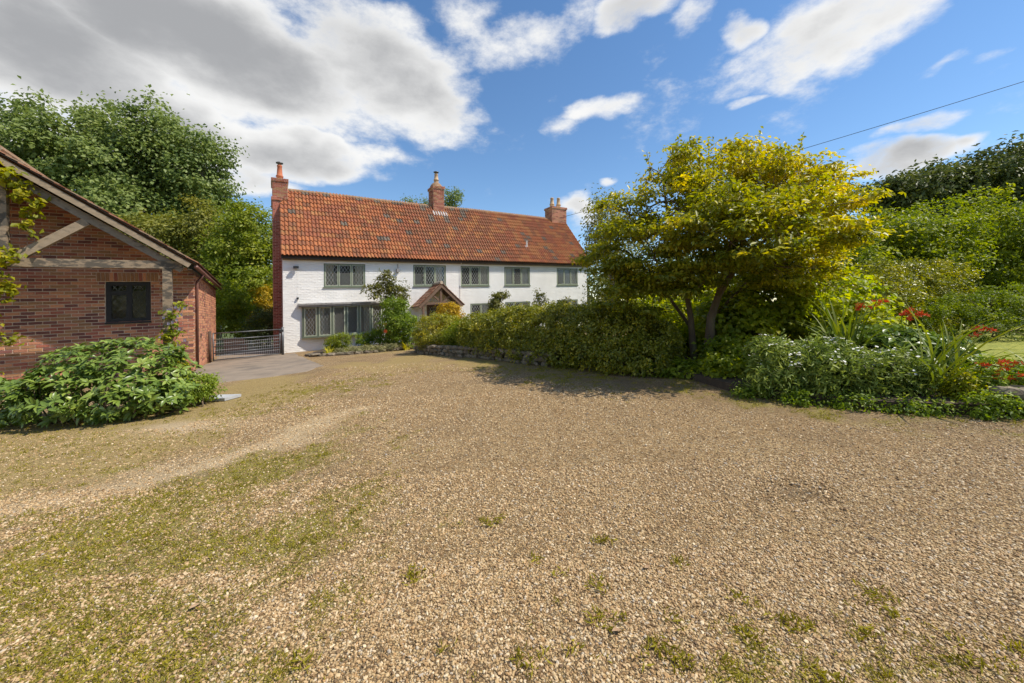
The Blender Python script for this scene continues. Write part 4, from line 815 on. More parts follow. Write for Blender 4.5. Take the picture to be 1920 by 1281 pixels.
# ------------------------------------------------------------------ gate, walls and small structures
def metal_gate():
    p = np.array([-11.62, 14.45]); q = np.array([-10.08, 16.62]); p[0] = -11.78; p[1] = 14.75
    A, Bq = np.array([p[0], p[1], g0(*p)]), np.array([q[0], q[1], g0(*q)]); root = thing('metal_gate', 'low dark metal five bar gate with wire mesh beside the white cottage', 'gate', A); u = Bq-A; W_ = np.linalg.norm(u); u /= W_; H_ = 1.13
    for (o, nm) in ((np.zeros(3), 'gate_post'), (u*W_, 'gate_post')):
        mb = MB(); mb.tube([o+Z3*-.1, o+Z3*1.22], .055, 10); mb.build(nm, STEEL if o[0] else DARKT, root, smooth=True)
    for i in range(5): mb = MB(); z = .08+i*(H_-.08)/4; mb.tube([u*.1+Z3*z, u*(W_-.08)+Z3*z], .022, 7); mb.build('bar', STEEL, root, smooth=True)
    for s in (.1, W_-.1): mb = MB(); mb.tube([u*s+Z3*.05, u*s+Z3*(H_+.02)], .024, 7); mb.build('stile', STEEL, root, smooth=True)
    wm = MB(); x = .15
    while x < W_-.12: wm.tube([u*x+Z3*.09, u*x+Z3*(H_-.28+.12*math.sin(x*3))], .005, 4, cap=False); x += .075
    for z in (.24, .46, .73): wm.tube([u*.12+Z3*z, u*(W_-.12)+Z3*(z+.01)], .005, 4, cap=False)
    wm.build('wire_mesh', WIRE, root); lt = MB(); o = u*(W_-.06)+Z3*1.02; lt.obox(o-u*.05, u*.12, np.cross(Z3, u)*-.06, Z3*.1); lt.build('latch', BLACKM, root)
metal_gate()
STONES = []
for k in range(7):
    mb = MB(); r = np.random.default_rng(100+k); V = []; F = []
    n, m_ = 8, 4
    for j in range(m_+1):
        th = math.pi*j/m_
        for i in range(n):
            ph = 2*math.pi*i/n; x, y, z = math.sin(th)*math.cos(ph), math.sin(th)*math.sin(ph), math.cos(th); e = .42
            V.append([math.copysign(abs(c)**e, c)*(.5+.10*r.normal()*.7) for c in (x, y, z)])
    for j in range(m_):
        for i in range(n): F.append((j*n+i, (j+1)*n+i, (j+1)*n+(i+1) % n, j*n+(i+1) % n))
    mb.add(V, F); STONES.append(mb.mesh('stone', STONE))
def stone_wall(name, label, path, courses_, h, l, cat='wall', dp=.3, jitter=.02):
    P = np.array(path, float); b = np.array([P[0][0], P[0][1], g0(*P[0])]); root = thing(name, label, cat, b); r = np.random.default_rng(len(path)*7+courses_); seg = np.hypot(*np.diff(P, axis=0).T); tot = seg.sum(); cum = np.concatenate([[0], np.cumsum(seg)])
    for c in range(courses_):
        s = r.random()*l*.5
        while s < tot:
            ll = l*(.65+.7*r.random()); m_ = min(s+ll/2, tot-.01); i = np.searchsorted(cum, m_)-1; i = max(0, min(i, len(seg)-1)); t = (m_-cum[i])/seg[i]; x, y = P[i]*(1-t)+P[i+1]*t; d = P[i+1]-P[i]; an = math.atan2(d[1], d[0])
            M_ = Matrix.Translation(Vector((x+r.normal()*jitter-b[0], y+r.normal()*jitter-b[1], g0(x, y)-b[2]+h*(c+.42))))@Euler((r.normal()*.08, r.normal()*.06, an+r.normal()*.12)).to_matrix().to_4x4()@Matrix.Diagonal((ll*.98, dp*(.8+.4*r.random()), h*(.95+.3*r.random()), 1))
            o = link('stone', STONES[int(r.integers(7))], root); o.matrix_local = M_; s += ll
    return root
stone_wall('dry_stone_wall', 'low dry stone retaining wall along the foot of the clipped hedge', [(-3.75, 15.0), (-3.3, 14.0), (-2.2, 12.8), (-1.0, 11.5), (.2, 10.0), (.9, 9.2)], 3, .115, .26)
stone_wall('rubble_edging', 'rough stones holding the flower bed with red flowers at far right', [(5.45, 4.3), (5.9, 4.2), (6.6, 3.95), (7.3, 3.7)], 2, .15, .30, dp=.34, jitter=.05)
stone_wall('bed_edging', 'flat stones edging the small bed below the bow window', [(-8.55, 15.75), (-7.9, 15.2), (-7.2, 15.15), (-6.4, 15.35), (-5.6, 15.7), (-4.9, 16.2), (-4.5, 16.6)], 1, .12, .36, dp=.3, jitter=.03)
pad_sheet('bay_bed', [(-8.6, 16.2), (-8.5, 15.8), (-7.9, 15.3), (-7.2, 15.25), (-6.4, 15.45), (-5.6, 15.8), (-4.9, 16.3), (-4.0, 16.6), (-3.6, 17.4), (-4.2, 20.8), (-6.5, 19.6), (-9.0, 17.9)], SOIL, .07, .4)
def low_brick_wall():
    b = np.array([-15.4, 20.2, g0(-15.4, 20.2)]); fr = Frame(b, (.9, .3)); root = thing('garden_wall', 'short low red brick garden wall seen through the gate', 'wall', b); mb = MB(); fr.box(mb, 0, 1.1, 0, .2, -.1, .62); fr.box(mb, -.03, 1.13, -.03, .23, .621, .68, 0); w = mb.build('core', MORTAR, root); bk = MB()
    for (a, c, l, h) in courses(0, 1.1, 0, .62, .24, .08, []): fr.box(bk, a-l/2, a+l/2, -.012, .01, c-h/2, c+h/2)
    bk.build('brick', BRICKS[0], w, kind='stuff')
low_brick_wall()
def garden_arch():
    b = np.array([-16.9, 23., g0(-16.9, 23)]); root = thing('garden_arch', 'pale timber pergola frame standing among shrubs beyond the gate', 'pergola', b)
    for x, y in ((0, 0), (1.15, .2), (.45, .75), (1.5, .9)): mb = MB(); mb.obox([x, y, -.1], [.08, 0, 0], [0, .08, 0], [0, 0, 2.05]); mb.build('post', WOODW, root)
    for o, u in (([-.25, -.02, 1.955], [1.7, .25, 0]), ([.2, .73, 1.955], [1.6, .2, 0])): mb = MB(); mb.obox(o, u, [-.02, .1, 0], [0, 0, .1]); mb.build('top_beam', WOODW, root)
    for o, u in (([.06, .02, 1.5], [.42, .07, .44]), ([.06, .02, .7], [.0, .02, .0]), ([-.2, 0, .95], [1.5, .22, 0])):
        if abs(u[0]) > .1: mb = MB(); mb.obox(o, u, [0, .05, 0], [0, 0, .07]); mb.build('rail', WOODW, root)
garden_arch()
sl = MB(); sl.obox((-5.75, 6.95, g0(-5.6, 7)+.005), (.5, -.05, .02), (.06, .34, 0), (0, 0, .05)); tag(sl.build('paving_slab', SLABM), 'single grey paving slab beside the small bright shrub', 'slab')
cb = MB(); p0, p1 = np.array([3.7, 29.6, 8.45]), np.array([31., 18.4, 14.1]); cb.tube([p0*(1-t)+p1*t-Z3*.9*t*(1-t) for t in np.linspace(0, 1, 24)], .016, 5); tag(cb.build('overhead_cable', CABLE, smooth=True), 'thin black overhead cable crossing the blue sky at upper right', 'cable')

# ------------------------------------------------------------------ trees
tree('poplar_tree', 'tall broad poplar with grey green leaves behind the outbuilding roof', [(-36.56, 31, 14.3, 5.0, 4, 4.4), (-38.4, 30, 11.8, 5.07, 4, 4.65), (-33.2, 31, 12.2, 4.4, 4.5, 4.8), (-38.82, 30, 8.45, 4.65, 4, 4.23), (-35.31, 31, 7.77, 5.24, 4, 3.93)], 52000, .27, LM['poplar'], BARK_G, (-36, 31), (-36, 31, 9), .45, .3, per=150, sig=.6, seed=1, lump=.26, ntw=120, asp=.75, lo=.3)
tree('poplar_tree', 'second poplar, right of the tallest one, against the grey cloud', [(-29.3, 33, 14.9, 3.2, 3.3, 3.5), (-31.98, 33, 12.32, 4., 4, 4.9), (-27.1, 33, 13.3, 2.3, 2.8, 3.2), (-29.24, 32, 8.37, 4.8, 4, 3.61), (-33.0, 33, 15.6, 2.9, 3.3, 3.4)], 42000, .27, LM['poplar'], BARK_G, (-30.5, 33), (-30.5, 33, 8), .4, .26, per=150, sig=.58, seed=2, lump=.26, ntw=120, asp=.75, lo=.3)
tree('evergreen_tree', 'dark rounded tree peeping out behind the poplars', [(-28.58, 36, 9.7, 3.04, 3, 3.55), (-28.29, 38, 11.21, 1.34, 2, 1.87), (-27, 36, 6, 3, 3, 3)], 12000, .3, LM['dark'], BARK_G, (-28.3, 36.5), (-28.3, 36.5, 7), .3, .2, per=90, sig=.4, seed=3, ntw=20)
tree('bronze_tree', 'bronze green tree in front of the poplars beside the outbuilding', [(-23.35, 27, 5.75, 2.66, 3, 2.47), (-20.49, 26, 3.75, 1.83, 3, 2.2), (-25.06, 27, 6.53, 1.9, 3, 1.71), (-21.63, 27, 6.88, 1.71, 2.5, 2.09), (-21.5, 26, 1.8, 2.2, 2.2, 1.8)], 34000, .22, LM['bronze'], BARK_G, (-22.3, 27), (-22.3, 27, 4), .25, .16, per=80, sig=.35, seed=4, ntw=50)
tree('ash_tree', 'slender light green tree between the outbuilding and the cottage chimney', [(-16.86, 25, 6.8, 1.41, 1.8, 1.76), (-17.75, 25, 5.4, 1.5, 2., 2.), (-16.35, 25, 4.33, 1.23, 1.8, 2.3), (-16.72, 24, 2.87, 1.5, 1.7, 1.5), (-18.64, 25, 3.65, 1.06, 1.8, 1.76)], 22000, .2, LM['ash'], BARK, (-17.0, 24.6), (-17, 24.6, 3.4), .13, .1, per=60, sig=.3, seed=5, ntw=60, lo=.2)
tree('ash_tree', 'dense green tree behind the slender light green one', [(-20.5, 30, 3.2, 3.2, 2, 3.2), (-17.5, 31, 3.4, 3, 2, 3.4), (-14.8, 31, 2.2, 2.6, 2, 2.6), (-24, 31, 3, 3, 2, 3)], 22000, .24, LM['lime'], BARK_G, (-18, 30.5), (-18, 30.5, 3), .2, .15, per=70, sig=.4, seed=6, ntw=0, base=.25)
shrub('garden_shrub', 'mid green shrubs just beyond the outbuilding wall', [(-15.67, 21, 2.0, 1.04, 1, 1.18), (-15.9, 20.6, 1.0, .85, 1, 1.0), (-15.5, 22, .9, .93, 1, .93)], 9000, .13, LM['lime'], seed=7, sig=.16)
shrub('golden_shrub', 'bright yellow shrub left of the chimney breast', [(-15.6, 23.6, 1.5, 1.05, .8, .6), (-15.4, 23.8, 2.3, .6, .7, .7), (-16.1, 23.6, .85, .46, .5, .65)], 5000, .12, LM['golden'], seed=8, sig=.14, base=.4)
shrub('dark_shrub', 'dark green rounded shrub under the bright yellow one', [(-13.43, 20.3, .45, .87, .8, .95), (-13.0, 20.6, .8, .41, .6, .9)], 6000, .1, LM['dark'], seed=9, sig=.12)
tree('birch_tree', 'tips of a feathery birch behind the middle chimney', [(-6.52, 42, 13.6, .77, 1.2, 1.1), (-7.3, 42, 12.9, .89, 1.2, .83), (-6.04, 42, 14., .4, .8, .75), (-6.8, 42, 10, 1.4, 1.4, 2.4)], 3600, .22, LM['poplar'], BARK_G, (-6.6, 42), (-6.6, 42, 10), .15, .1, per=30, sig=.3, seed=10, ntw=20, lo=.1)
tree('birch_tree', 'small wispy birch tip left of the middle chimney', [(-11.43, 42, 13.2, .55, .8, .55), (-9.54, 42, 13.1, .6, .9, .7), (-10.4, 42, 10, 1.2, 1.2, 2.4)], 1800, .2, LM['poplar'], BARK_G, (-10.4, 42), (-10.4, 42, 9.5), .14, .09, per=30, sig=.25, seed=11, ntw=15, lo=.1)
tree('weeping_tree', 'drooping grey green tree beyond the cottage end wall', [(5.2, 22, 6.5, .8, 1.3, 1.1), (4.9, 22, 5.5, .65, 1.1, 1.1), (6.0, 22.5, 5.4, 1.5, 1.8, 1.8), (6.4, 22.5, 3, 1.6, 1.8, 2)], 8000, .16, LM['bronze'], BARK_G, (6, 22.5), (6, 22.5, 4), .16, .1, per=50, sig=.22, seed=12, ntw=30, flat=2.2, lo=.2)
# the gold-leaved tree in the bed: three leaning stems and flat sprays
def gold_tree():
    ells = [(5.05, 8.4, 4.4, 1.1, 1.4, .55), (3.61, 8.2, 4.3, .69, 1.2, .5), (6.1, 8.3, 4.25, 1.05, 1.5, .52), (6.75, 8.0, 3.8, .75, 1.2, .40), (2.62, 8.4, 3.5, .85, 1.4, .5), (3.55, 7.4, 3.4, 1.15, 1.4, .58), (4.88, 7.2, 3.4, 1.16, 1.5, .58), (2.1, 8.5, 2.75, .55, 1.2, .5), (2.9, 7.7, 2.55, 1.0, 1.4, .55), (4.07, 7.0, 2.65, 1.04, 1.4, .46), (5.58, 7.3, 3.0, 1.18, 1.4, .55), (6.95, 8.6, 2.94, .8, 1.2, .55), (2.7, 8.6, 1.75, .8, 1.2, .5),
            (5.0, 8.4, 5.1, .28, .5, .28), (3.54, 8.3, 4.95, .1, .25, .28), (3.01, 8.3, 4.5, .22, .4, .28), (7.3, 9.0, 2.4, .7, 1., .4), (4.2, 6.4, 3.0, .8, .7, .4), (3.2, 6.6, 2.9, .7, .6, .35), (3.0, 7.8, 2.0, .8, 1., .4), (4.0, 7.2, 2.2, .8, .9, .36), (5.2, 7.6, 2.25, .8, 1., .38), (6.2, 8.2, 2.1, .8, 1., .4), (2.3, 8.5, 2.1, .6, .9, .4), (5.6, 8.8, 1.9, .8, .8, .4)]
    b = np.array([4.1, 8.1, g0(4.1, 8.1)]); t = thing('gold_leaved_tree', 'spreading multi stemmed tree with olive and golden leaves beside the hedge', 'tree', b)
    tf = lambda P: .10*np.clip((P[:, 0]-5.4)/1.5, -1.2, 2)+.08*np.clip(P[:, 2]-3.4, -1.6, 1.4)+.08*np.clip((P[:, 0]-6.3), 0, 1)*(P[:, 2] < 3.2)
    rs = np.random.default_rng(14); sprays = []                # every bough carries a few flat tiers of leaves
    for (x, y, z, rx, ry, rz) in ells:
        for k in range(5 if rx > .4 else 2):
            a = rs.random()*6.28; q = .62*math.sqrt(rs.random()); sprays.append((x+math.cos(a)*rx*q, y+math.sin(a)*ry*q, z+rz*(-.85+1.75*(k+rs.random()*.7)/5), rx*(.42+.22*rs.random()), ry*(.42+.22*rs.random()), .07+.05*rs.random()))
    o, C = foliage('crown', t, LM['magnolia'], sprays, 62000, .095, asp=.5, per=26, sig=.115, lo=.05, lump=.3, seed=21, flat=.36, up=.8, rand=.45, base=.44, var=.14, origin=b, tfun=tf)
    r = np.random.default_rng(2)
    # upright shoots
    SP = []; 
    for k in range(60):
        c = C[r.integers(len(C))]
        if c[2] > 3.6 and c[0] < 6.6: SP.append((c, c+[r.normal()*.12, r.normal()*.1, .35+.3*r.random()]))
    SP += [(np.array([3.5, 8.3, 4.5]), np.array([3.72, 8.3, 5.25])), (np.array([3.1, 8.3, 4.2]), np.array([2.98, 8.3, 4.85]))]
    P = np.concatenate([p+(q-p)*np.linspace(.1, 1, 26)[:, None]+r.normal(size=(26, 3))*.035 for p, q in SP]); leafmesh('shoot_leaves', t, LM['magnolia'], P, r.normal(size=P.shape)+[0, 0, .4], .095*np.ones(len(P)), .05, .36+.14*r.normal(size=len(P)), origin=b)
    stems = [[(3.97, 8.2, .05), (3.9, 8.2, .7), (3.87, 8.2, 1.2), (3.72, 8.2, 2.1), (3.45, 8.2, 3.0), (3.3, 8.2, 4.1)], [(4.14, 8.0, .05), (4.16, 8.0, .7), (4.2, 8., 1.2), (4.36, 8., 1.68), (4.8, 7.95, 2.42), (5.4, 7.9, 2.9), (6.8, 7.95, 3.5)], [(4.34, 8., 1.6), (4.45, 7.9, 2.3), (4.7, 7.9, 3.2), (5.0, 8.1, 4.3)], [(4.05, 8.25, .05), (4.0, 8.5, 1.0), (3.4, 8.6, 1.9), (2.6, 8.5, 2.7)], [(4.18, 8.05, .1), (4.6, 8.5, 1.3), (5.6, 8.7, 2.2), (7.0, 8.7, 2.8)]]
    mb = MB(); ends = []
    for p, q in SP: mb.tube([p-b, (p+q)/2-b, q-b], [.008, .006, .004], 4, cap=False)
    for i, s in enumerate(stems):
        s = [np.array(p) for p in s]; r0 = [.085, .115, .06, .05, .055][i]; mb.tube([p-b for p in s], list(np.linspace(r0, .022, len(s))), 9); ends += s[2:]
        for j in range(len(s)-1): ends += [s[j]*(1-f)+s[j+1]*f for f in (.33, .66)] if j > 1 else []
    E_ = np.array(ends)
    for i, e in enumerate(ells):
        c = np.array(e[:3]); j = np.argmin(np.sum((E_-c)**2, 1)); pts = bend(E_[j], c, .08, 5, .05, i); mb.tube([p-b for p in pts], list(np.linspace(.024, .009, 6)), 6); E_ = np.concatenate([E_, np.array(pts[2:])])
    for i, c in enumerate(C[::5]): j = np.argmin(np.sum((E_-c)**2, 1)); mb.tube([p-b for p in bend(E_[j], c, .06, 3, .06, i)], [.010, .008, .006, .004], 4, cap=False)
    mb.build('trunk', BARK, t, smooth=True)
gold_tree()
tree('evergreen_tree', 'dark evergreen crown on the skyline right of the golden tree', [(28.97, 27, 9.4, 2.66, 3, 1.5), (32.02, 27, 9.7, 2.85, 3.5, 2.2), (27.2, 27, 9.5, .9, 2, 1.3), (30, 27, 6.5, 4.5, 3.5, 3)], 26000, .3, LM['conif'], BARK_G, (30.5, 27), (30.5, 27, 6), .35, .22, per=90, sig=.4, seed=31, ntw=30)
tree('evergreen_tree', 'tallest dark tree at the right hand edge of the skyline', [(36.36, 28, 10.4, 2.76, 3.5, 2.1), (37.93, 28, 10, 2.4, 3.5, 2.4), (37.3, 28, 12., 1.1, 2, .75), (37, 28, 7, 4, 3.5, 3), (41, 28, 9.5, 3, 3, 3.4)], 26000, .3, LM['conif'], BARK_G, (37.5, 28), (37.5, 28, 6), .35, .22, per=90, sig=.4, seed=32, ntw=30)
tree('lime_green_tree', 'bushy bright green tree right behind the golden leaves', [(16.31, 17, 4.45, 1.44, 2, 1.1), (17.74, 17, 4.2, 1.92, 2.2, 1.4), (17.68, 16.5, 3.0, 1.63, 2, 1.39), (14.2, 15.4, 3.0, .9, 1.5, 1.25), (16.2, 16, 1.9, 1.9, 1.6, 1.4)], 30000, .15, LM['lime'], BARK, (16.6, 16.8), (16.6, 16.8, 2.2), .16, .1, per=60, sig=.22, seed=33, ntw=40)
tree('lime_green_tree', 'large bright green tree filling the right edge above the clipped dome', [(20.73, 17.5, 4.8, 2.1, 2.4, 1.4), (22.95, 17.5, 4.8, 1.97, 2.4, 1.4), (21.32, 17, 3.14, 2.15, 2.2, 1.68), (23.24, 17, 3.12, 1.44, 2, 1.92), (25.6, 17.5, 4.2, 2, 2.2, 1.9), (21.5, 16.8, 1.8, 2.3, 1.8, 1.3)], 36000, .15, LM['lime'], BARK, (22, 17.4), (22, 17.4, 2.4), .18, .12, per=60, sig=.22, seed=34, ntw=40)
tree('evergreen_tree', 'low dark tree mass far behind the golden tree', [(12, 30, 3.5, 4, 3, 3), (18, 31, 4.5, 4, 3, 3.5), (24, 31, 5.5, 4, 3, 4), (8, 31, 3., 3.4, 3, 2.6)], 20000, .3, LM['conif'], BARK_G, (17, 31), (17, 31, 4), .3, .2, per=80, sig=.5, seed=35, ntw=0)

# ------------------------------------------------------------------ hedges and shrubs
shrub('clipped_hedge', 'long clipped hedge of small olive leaves on the low stone wall', [(-1.16, 12.6, .60, .67, .75, .66), (-.7, 12.0, .66, .6, .75, .68), (-.25, 11.5, .70, .73, .75, .74), (.2, 11.0, .74, .65, .75, .72), (.59, 10.6, .74, .75, .78, .78), (1.0, 10.1, .78, .7, .8, .76), (1.36, 9.7, .76, .82, .8, .80), (1.75, 9.3, .76, .7, .8, .76), (2.05, 8.9, .74, .79, .8, .78), (2.6, 8.4, .68, .71, .75, .74), (2.98, 8.0, .56, .51, .65, .62), (-.2, 10.9, .36, .5, .5, .46), (.35, 10.25, .38, .5, .5, .46), (.85, 9.7, .38, .5, .5, .46), (1.3, 9.1, .38, .5, .5, .46), (1.75, 8.55, .38, .5, .5, .46), (2.2, 8.0, .36, .5, .5, .45), (2.7, 7.6, .34, .45, .5, .42), (-.95, 11.9, .34, .45, .5, .42), (-.6, 11.4, .36, .45, .5, .44)],
      100000, .066, LM['hedge'], seed=41, cat='hedge', sig=.06, per=40, lump=.05, lo=.74, flat=1., up=.35, stems=14, base=.40, var=.17, zmin=-.1)
shrub('rounded_shrub', 'rounded olive shrub in front of the porch at the end of the hedge', [(-2.77, 14.2, .62, .84, .75, .72), (-3.06, 14, .42, .55, .6, .47), (-2.26, 13.9, .40, .55, .6, .55)], 20000, .05, LM['hedge'], seed=42, sig=.07, per=60, lump=.08, lo=.6, up=.35, base=.48)
shrub('gold_shrub', 'golden leaved shrub standing against the right porch post', [(-2.53, 15.2, 1.30, .42, .42, .42), (-2.83, 15.2, 1.12, .24, .32, .34), (-2.23, 15.2, 1.02, .24, .32, .34), (-2.5, 15.2, .7, .4, .35, .4)], 6500, .075, LM['golden'], seed=43, sig=.07, per=30, base=.5)
shrub('hedge_plant', 'leafy green shrub joining the rounded shrub to the clipped hedge', [(-1.85, 13.4, .42, .5, .5, .55), (-1.6, 13.0, .62, .4, .45, .45)], 8000, .07, LM['lime'], seed=44, sig=.09, per=30, base=.4)
rose = shrub('flowering_shrub', 'tall green shrub with two orange flowers between bow window and porch', [(-5.03, 16.6, .80, .8, .55, .85), (-5.39, 17, 1.35, .5, .38, .72), (-4.57, 16.6, .48, .5, .4, .6), (-4.95, 16.8, 1.35, .35, .35, .55)], 12000, .085, LM['fresh'], seed=45, sig=.09, per=30, lo=.3, base=.3)
fm = MB()
for (x, y, z) in ((-5.46, 16.35, .82), (-5.44, 16.3, .52)):
    for k in range(9):
        a = k*2*math.pi/9; c = np.array([x+5.03, y-16.6, z-g0(-5.03, 16.6)]); d = np.array([math.cos(a), -.55, math.sin(a)]); e = np.array([-math.sin(a), 0, math.cos(a)]); fm.add([c, c+d*.05+e*.03, c+d*.10, c+d*.05-e*.03], [(0, 1, 2, 3)])
fm.build('flower', ORANGE, rose)
shrub('wall_climber', 'climbing plant with airy leaves on the wall above the bow window', [(-6.28, 18.75, 2.55, .72, .16, .5), (-5.95, 18.9, 2.05, .5, .18, .6), (-6.75, 18.45, 2.35, .42, .13, .33), (-5.5, 19.2, 2.25, .25, .13, .5), (-6.2, 18.8, 3.1, .25, .12, .3)], 2600, .13, LM['climber'], seed=46, sig=.1, per=14, lump=.3, lo=.1, cat='climber', asp=.45)
shrub('wall_climber', 'bushy climber hooked over the ground floor window right of the porch', [(-.93, 22.0, 1.8, .36, .26, .62), (-.62, 22.2, 2.2, .46, .2, .2), (-1.09, 21.95, 1.24, .25, .25, .43), (-1.0, 21.95, .7, .2, .2, .5)], 3000, .12, LM['climber'], seed=47, sig=.08, per=20, cat='climber', base=.55)
shrub('wall_climber', 'sparse climbing rose on the wall near the cottage far end', [(1.83, 23.7, 2.0, .4, .22, .55), (1.49, 23.55, 1.6, .26, .18, .33), (3.4, 24.7, 1.8, .4, .15, .3)], 800, .13, LM['climber'], seed=48, sig=.1, per=10, cat='climber', lump=.3, lo=.1)
shrub('hazel_shrub', 'sunlit bright green shrub with broad leaves right of the tree stems', [(5.96, 9.0, 1.45, 1.0, 1.1, .9), (4.96, 8.7, .91, .8, .9, .8), (6.8, 8.8, 1.2, .85, 1, .7), (7.8, 9.2, 1.6, .8, .9, .7), (7.4, 8.0, .9, .7, .7, .5)], 15000, .12, LM['hazel'], seed=49, sig=.13, per=24, asp=.75, up=.8, lo=.2, flat=.5, base=.68)
shrub('hazel_shrub', 'green undergrowth in shade behind the tree stems', [(5.03, 10.5, 1.1, 1.33, 1, 1.0), (3.34, 9.8, .9, .8, .8, .75), (4.3, 10.2, .6, 1., .8, .7)], 12000, .11, LM['hazel'], seed=50, sig=.14, per=24, asp=.7, base=.68, lo=.2)
shrub('shade_plant', 'low dark leafy plants under the tree beside the gravel', [(3.38, 7.2, .22, .55, .35, .22), (3.78, 6.5, .32, .5, .35, .3), (2.99, 7.5, .2, .4, .3, .18), (4.27, 7.4, .45, .5, .6, .42)], 7000, .09, LM['hazel'], seed=51, sig=.08, per=16, asp=.7, base=.45, up=.9, flat=.5)
shrub('beech_hedge', 'dark clipped hedge with fine leaves behind the sword leaves', [(11.02, 11.5, 1.5, 1.21, 1.1, 1.15), (10.0, 11.5, 1.35, .97, 1, .97), (13.03, 12.5, 1.85, 1.06, 1.1, 1.06), (14.07, 12.8, 2.2, .9, 1.1, .81), (11.82, 11.5, .9, .97, 1., .75), (13.2, 12.6, .9, 1.4, 1., .9)], 34000, .085, LM['hedge'], seed=52, cat='hedge', sig=.1, per=50, lump=.12, lo=.55, base=.42)
shrub('dome_hedge', 'smooth clipped green dome at the edge of the lawn', [(12.78, 10.2, .95, 1.44, 1.3, .85), (13.9, 10.2, 1.05, 1.3, 1.4, .98), (11.7, 10, .85, .7, 1, .6), (15.3, 10.3, 1.1, 1.3, 1.3, 1.0)], 36000, .06, LM['lime'], seed=53, cat='hedge', sig=.07, per=60, lump=.04, lo=.75, base=.22, var=.12)
shrub('light_shrub', 'small light green shrub at the right end of the glossy leaved shrub', [(-5.65, 6.75, .08, .32, .3, .26), (-5.75, 6.5, .05, .24, .25, .2)], 5500, .045, LM['fresh'], seed=54, sig=.05, per=30, lo=.5, base=.5)
# the glossy shrub in front of the outbuilding: whorls of long leaves; the nearest leaves are single pieces
def glossy_shrub():
    ells = [(-6.4, 6.3, .45, .8, .6, .58), (-7.0, 6.15, .42, .62, .55, .48), (-6.05, 6.5, .30, .46, .5, .48), (-6.95, 5.8, .16, .57, .45, .36), (-7.74, 5.9, .05, .55, .45, .30), (-6.22, 5.85, .16, .74, .4, .34), (-5.55, 6.05, .10, .34, .35, .27), (-8.4, 6.0, .05, .5, .45, .3)]
    b = np.array([-6.6, 6.2, g0(-6.6, 6.2)]); t = thing('glossy_leaved_shrub', 'large shrub with whorls of long glossy leaves before the brick wall', 'shrub', b)
    C, U = in_ells(ells, 900, .72, .10, 61, zmin=-.25); r = np.random.default_rng(6); k = 8; Ps, Ns, Ts, Ls, ti = [], [], [], [], []
    for c, u in zip(C, U):
        ax = unit(u*.55+np.array([0, -.1, .75])+r.normal(size=3)*.22); e = np.cross(ax, [0.3, 1, .2]); e /= np.linalg.norm(e); f = np.cross(ax, e); ph = r.random()*6.28; tt = .42+r.normal()*.15; sc = .8+.45*r.random()
        for j in range(k):
            a = ph+j*2*math.pi/k+r.normal()*.35; d = e*math.cos(a)+f*math.sin(a); T = unit(d+ax*(-.1+.7*r.random())); N = unit(ax-T*np.dot(ax, T)+r.normal(size=3)*.15); Ps.append(c+d*.012); Ns.append(N); Ts.append(T); Ls.append(.115*sc*(.75+.4*r.random())); ti.append(tt+r.normal()*.1)
    Ps, Ns, Ts, Ls, ti = map(np.array, (Ps, Ns, Ts, Ls, ti)); order = np.argsort(np.linalg.norm(Ps-[0, 0, EYE], axis=1)-.4*(Ns[:, 2])); near = order[:290]; rest = order[290:]
    leafmesh('foliage', t, LM['laurel'], Ps[rest], Ns[rest], Ls[rest], Ls[rest]*.42, ti[rest], T=Ts[rest], fold=.22, big=True, kind='stuff', origin=b)
    protos = []
    for q in range(6):
        o = leafmesh('leaf', t, LM['laurel'], np.zeros((1, 3)), np.array([[0, 0, 1.]]), .15, .063, np.array([.15+.13*q]), T=np.array([[1., 0, 0]]), fold=.2, big=True); protos.append(o.data); bpy.data.objects.remove(o)
    for i in near: s = Ls[i]/.15; link('leaf', protos[int(np.clip((ti[i]-.1)/.12, 0, 5))], t, mat3=basis(Ts[i], None, Ns[i], Ps[i]-b)@Matrix.Scale(s, 4))
    mb = MB()
    for c in C[::16]: mb.tube([p-b for p in bend([c[0]*.75+b[0]*.25, c[1]*.75+b[1]*.25, g0(c[0], c[1])-.02], c, 0, 3, .05, 3)], [.014, .012, .009, .006], 5)
    mb.build('stems', BARK, t, smooth=True)
glossy_shrub()
def creeper(name, label, ells, n, size, seed, mat='creeper', near=0):
    x, y = ells[0][0], ells[0][1]; b = np.array([x, y, ells[-1][2]-ells[-1][5]]); t = thing(name, label, 'climber', b)
    o, C = foliage('foliage', t, LM[mat], ells, n, size, asp=.62, per=9, sig=.07, seed=seed, origin=b, lo=.1, lump=.25, up=.35, base=.5, var=.2); mb = MB(); C = C[np.argsort(C[:, 2])]
    for i in range(0, len(C)-1, 2):
        j = np.argmin(np.sum((C[max(0, i-12):i+1]-C[i+1])**2, 1))+max(0, i-12); mb.tube([p-b for p in bend(C[j], C[i+1], -.05, 3, .08, i)], .006, 4, cap=False)
    mb.build('stems', BARK, t); return t
g = GF.w
def ge(a, b, c, ra, rb, rc): p = g(a, b, c); return (p[0], p[1], p[2], ra, rb, rc)
creeper('virginia_creeper', 'yellow green creeper hanging over the upper gable timbers', [ge(-3.35, -1.45, 5.2, .35, .15, .25), ge(-3.0, -1.45, 4.85, .28, .14, .25), ge(-2.85, -1.42, 4.35, .12, .1, .4), ge(-3.7, -1.45, 5.2, .5, .15, .3), ge(-2.72, -1.42, 4.55, .16, .08, .08), ge(-2.95, -1.4, 4.0, .08, .08, .2)], 560, .14, 71)
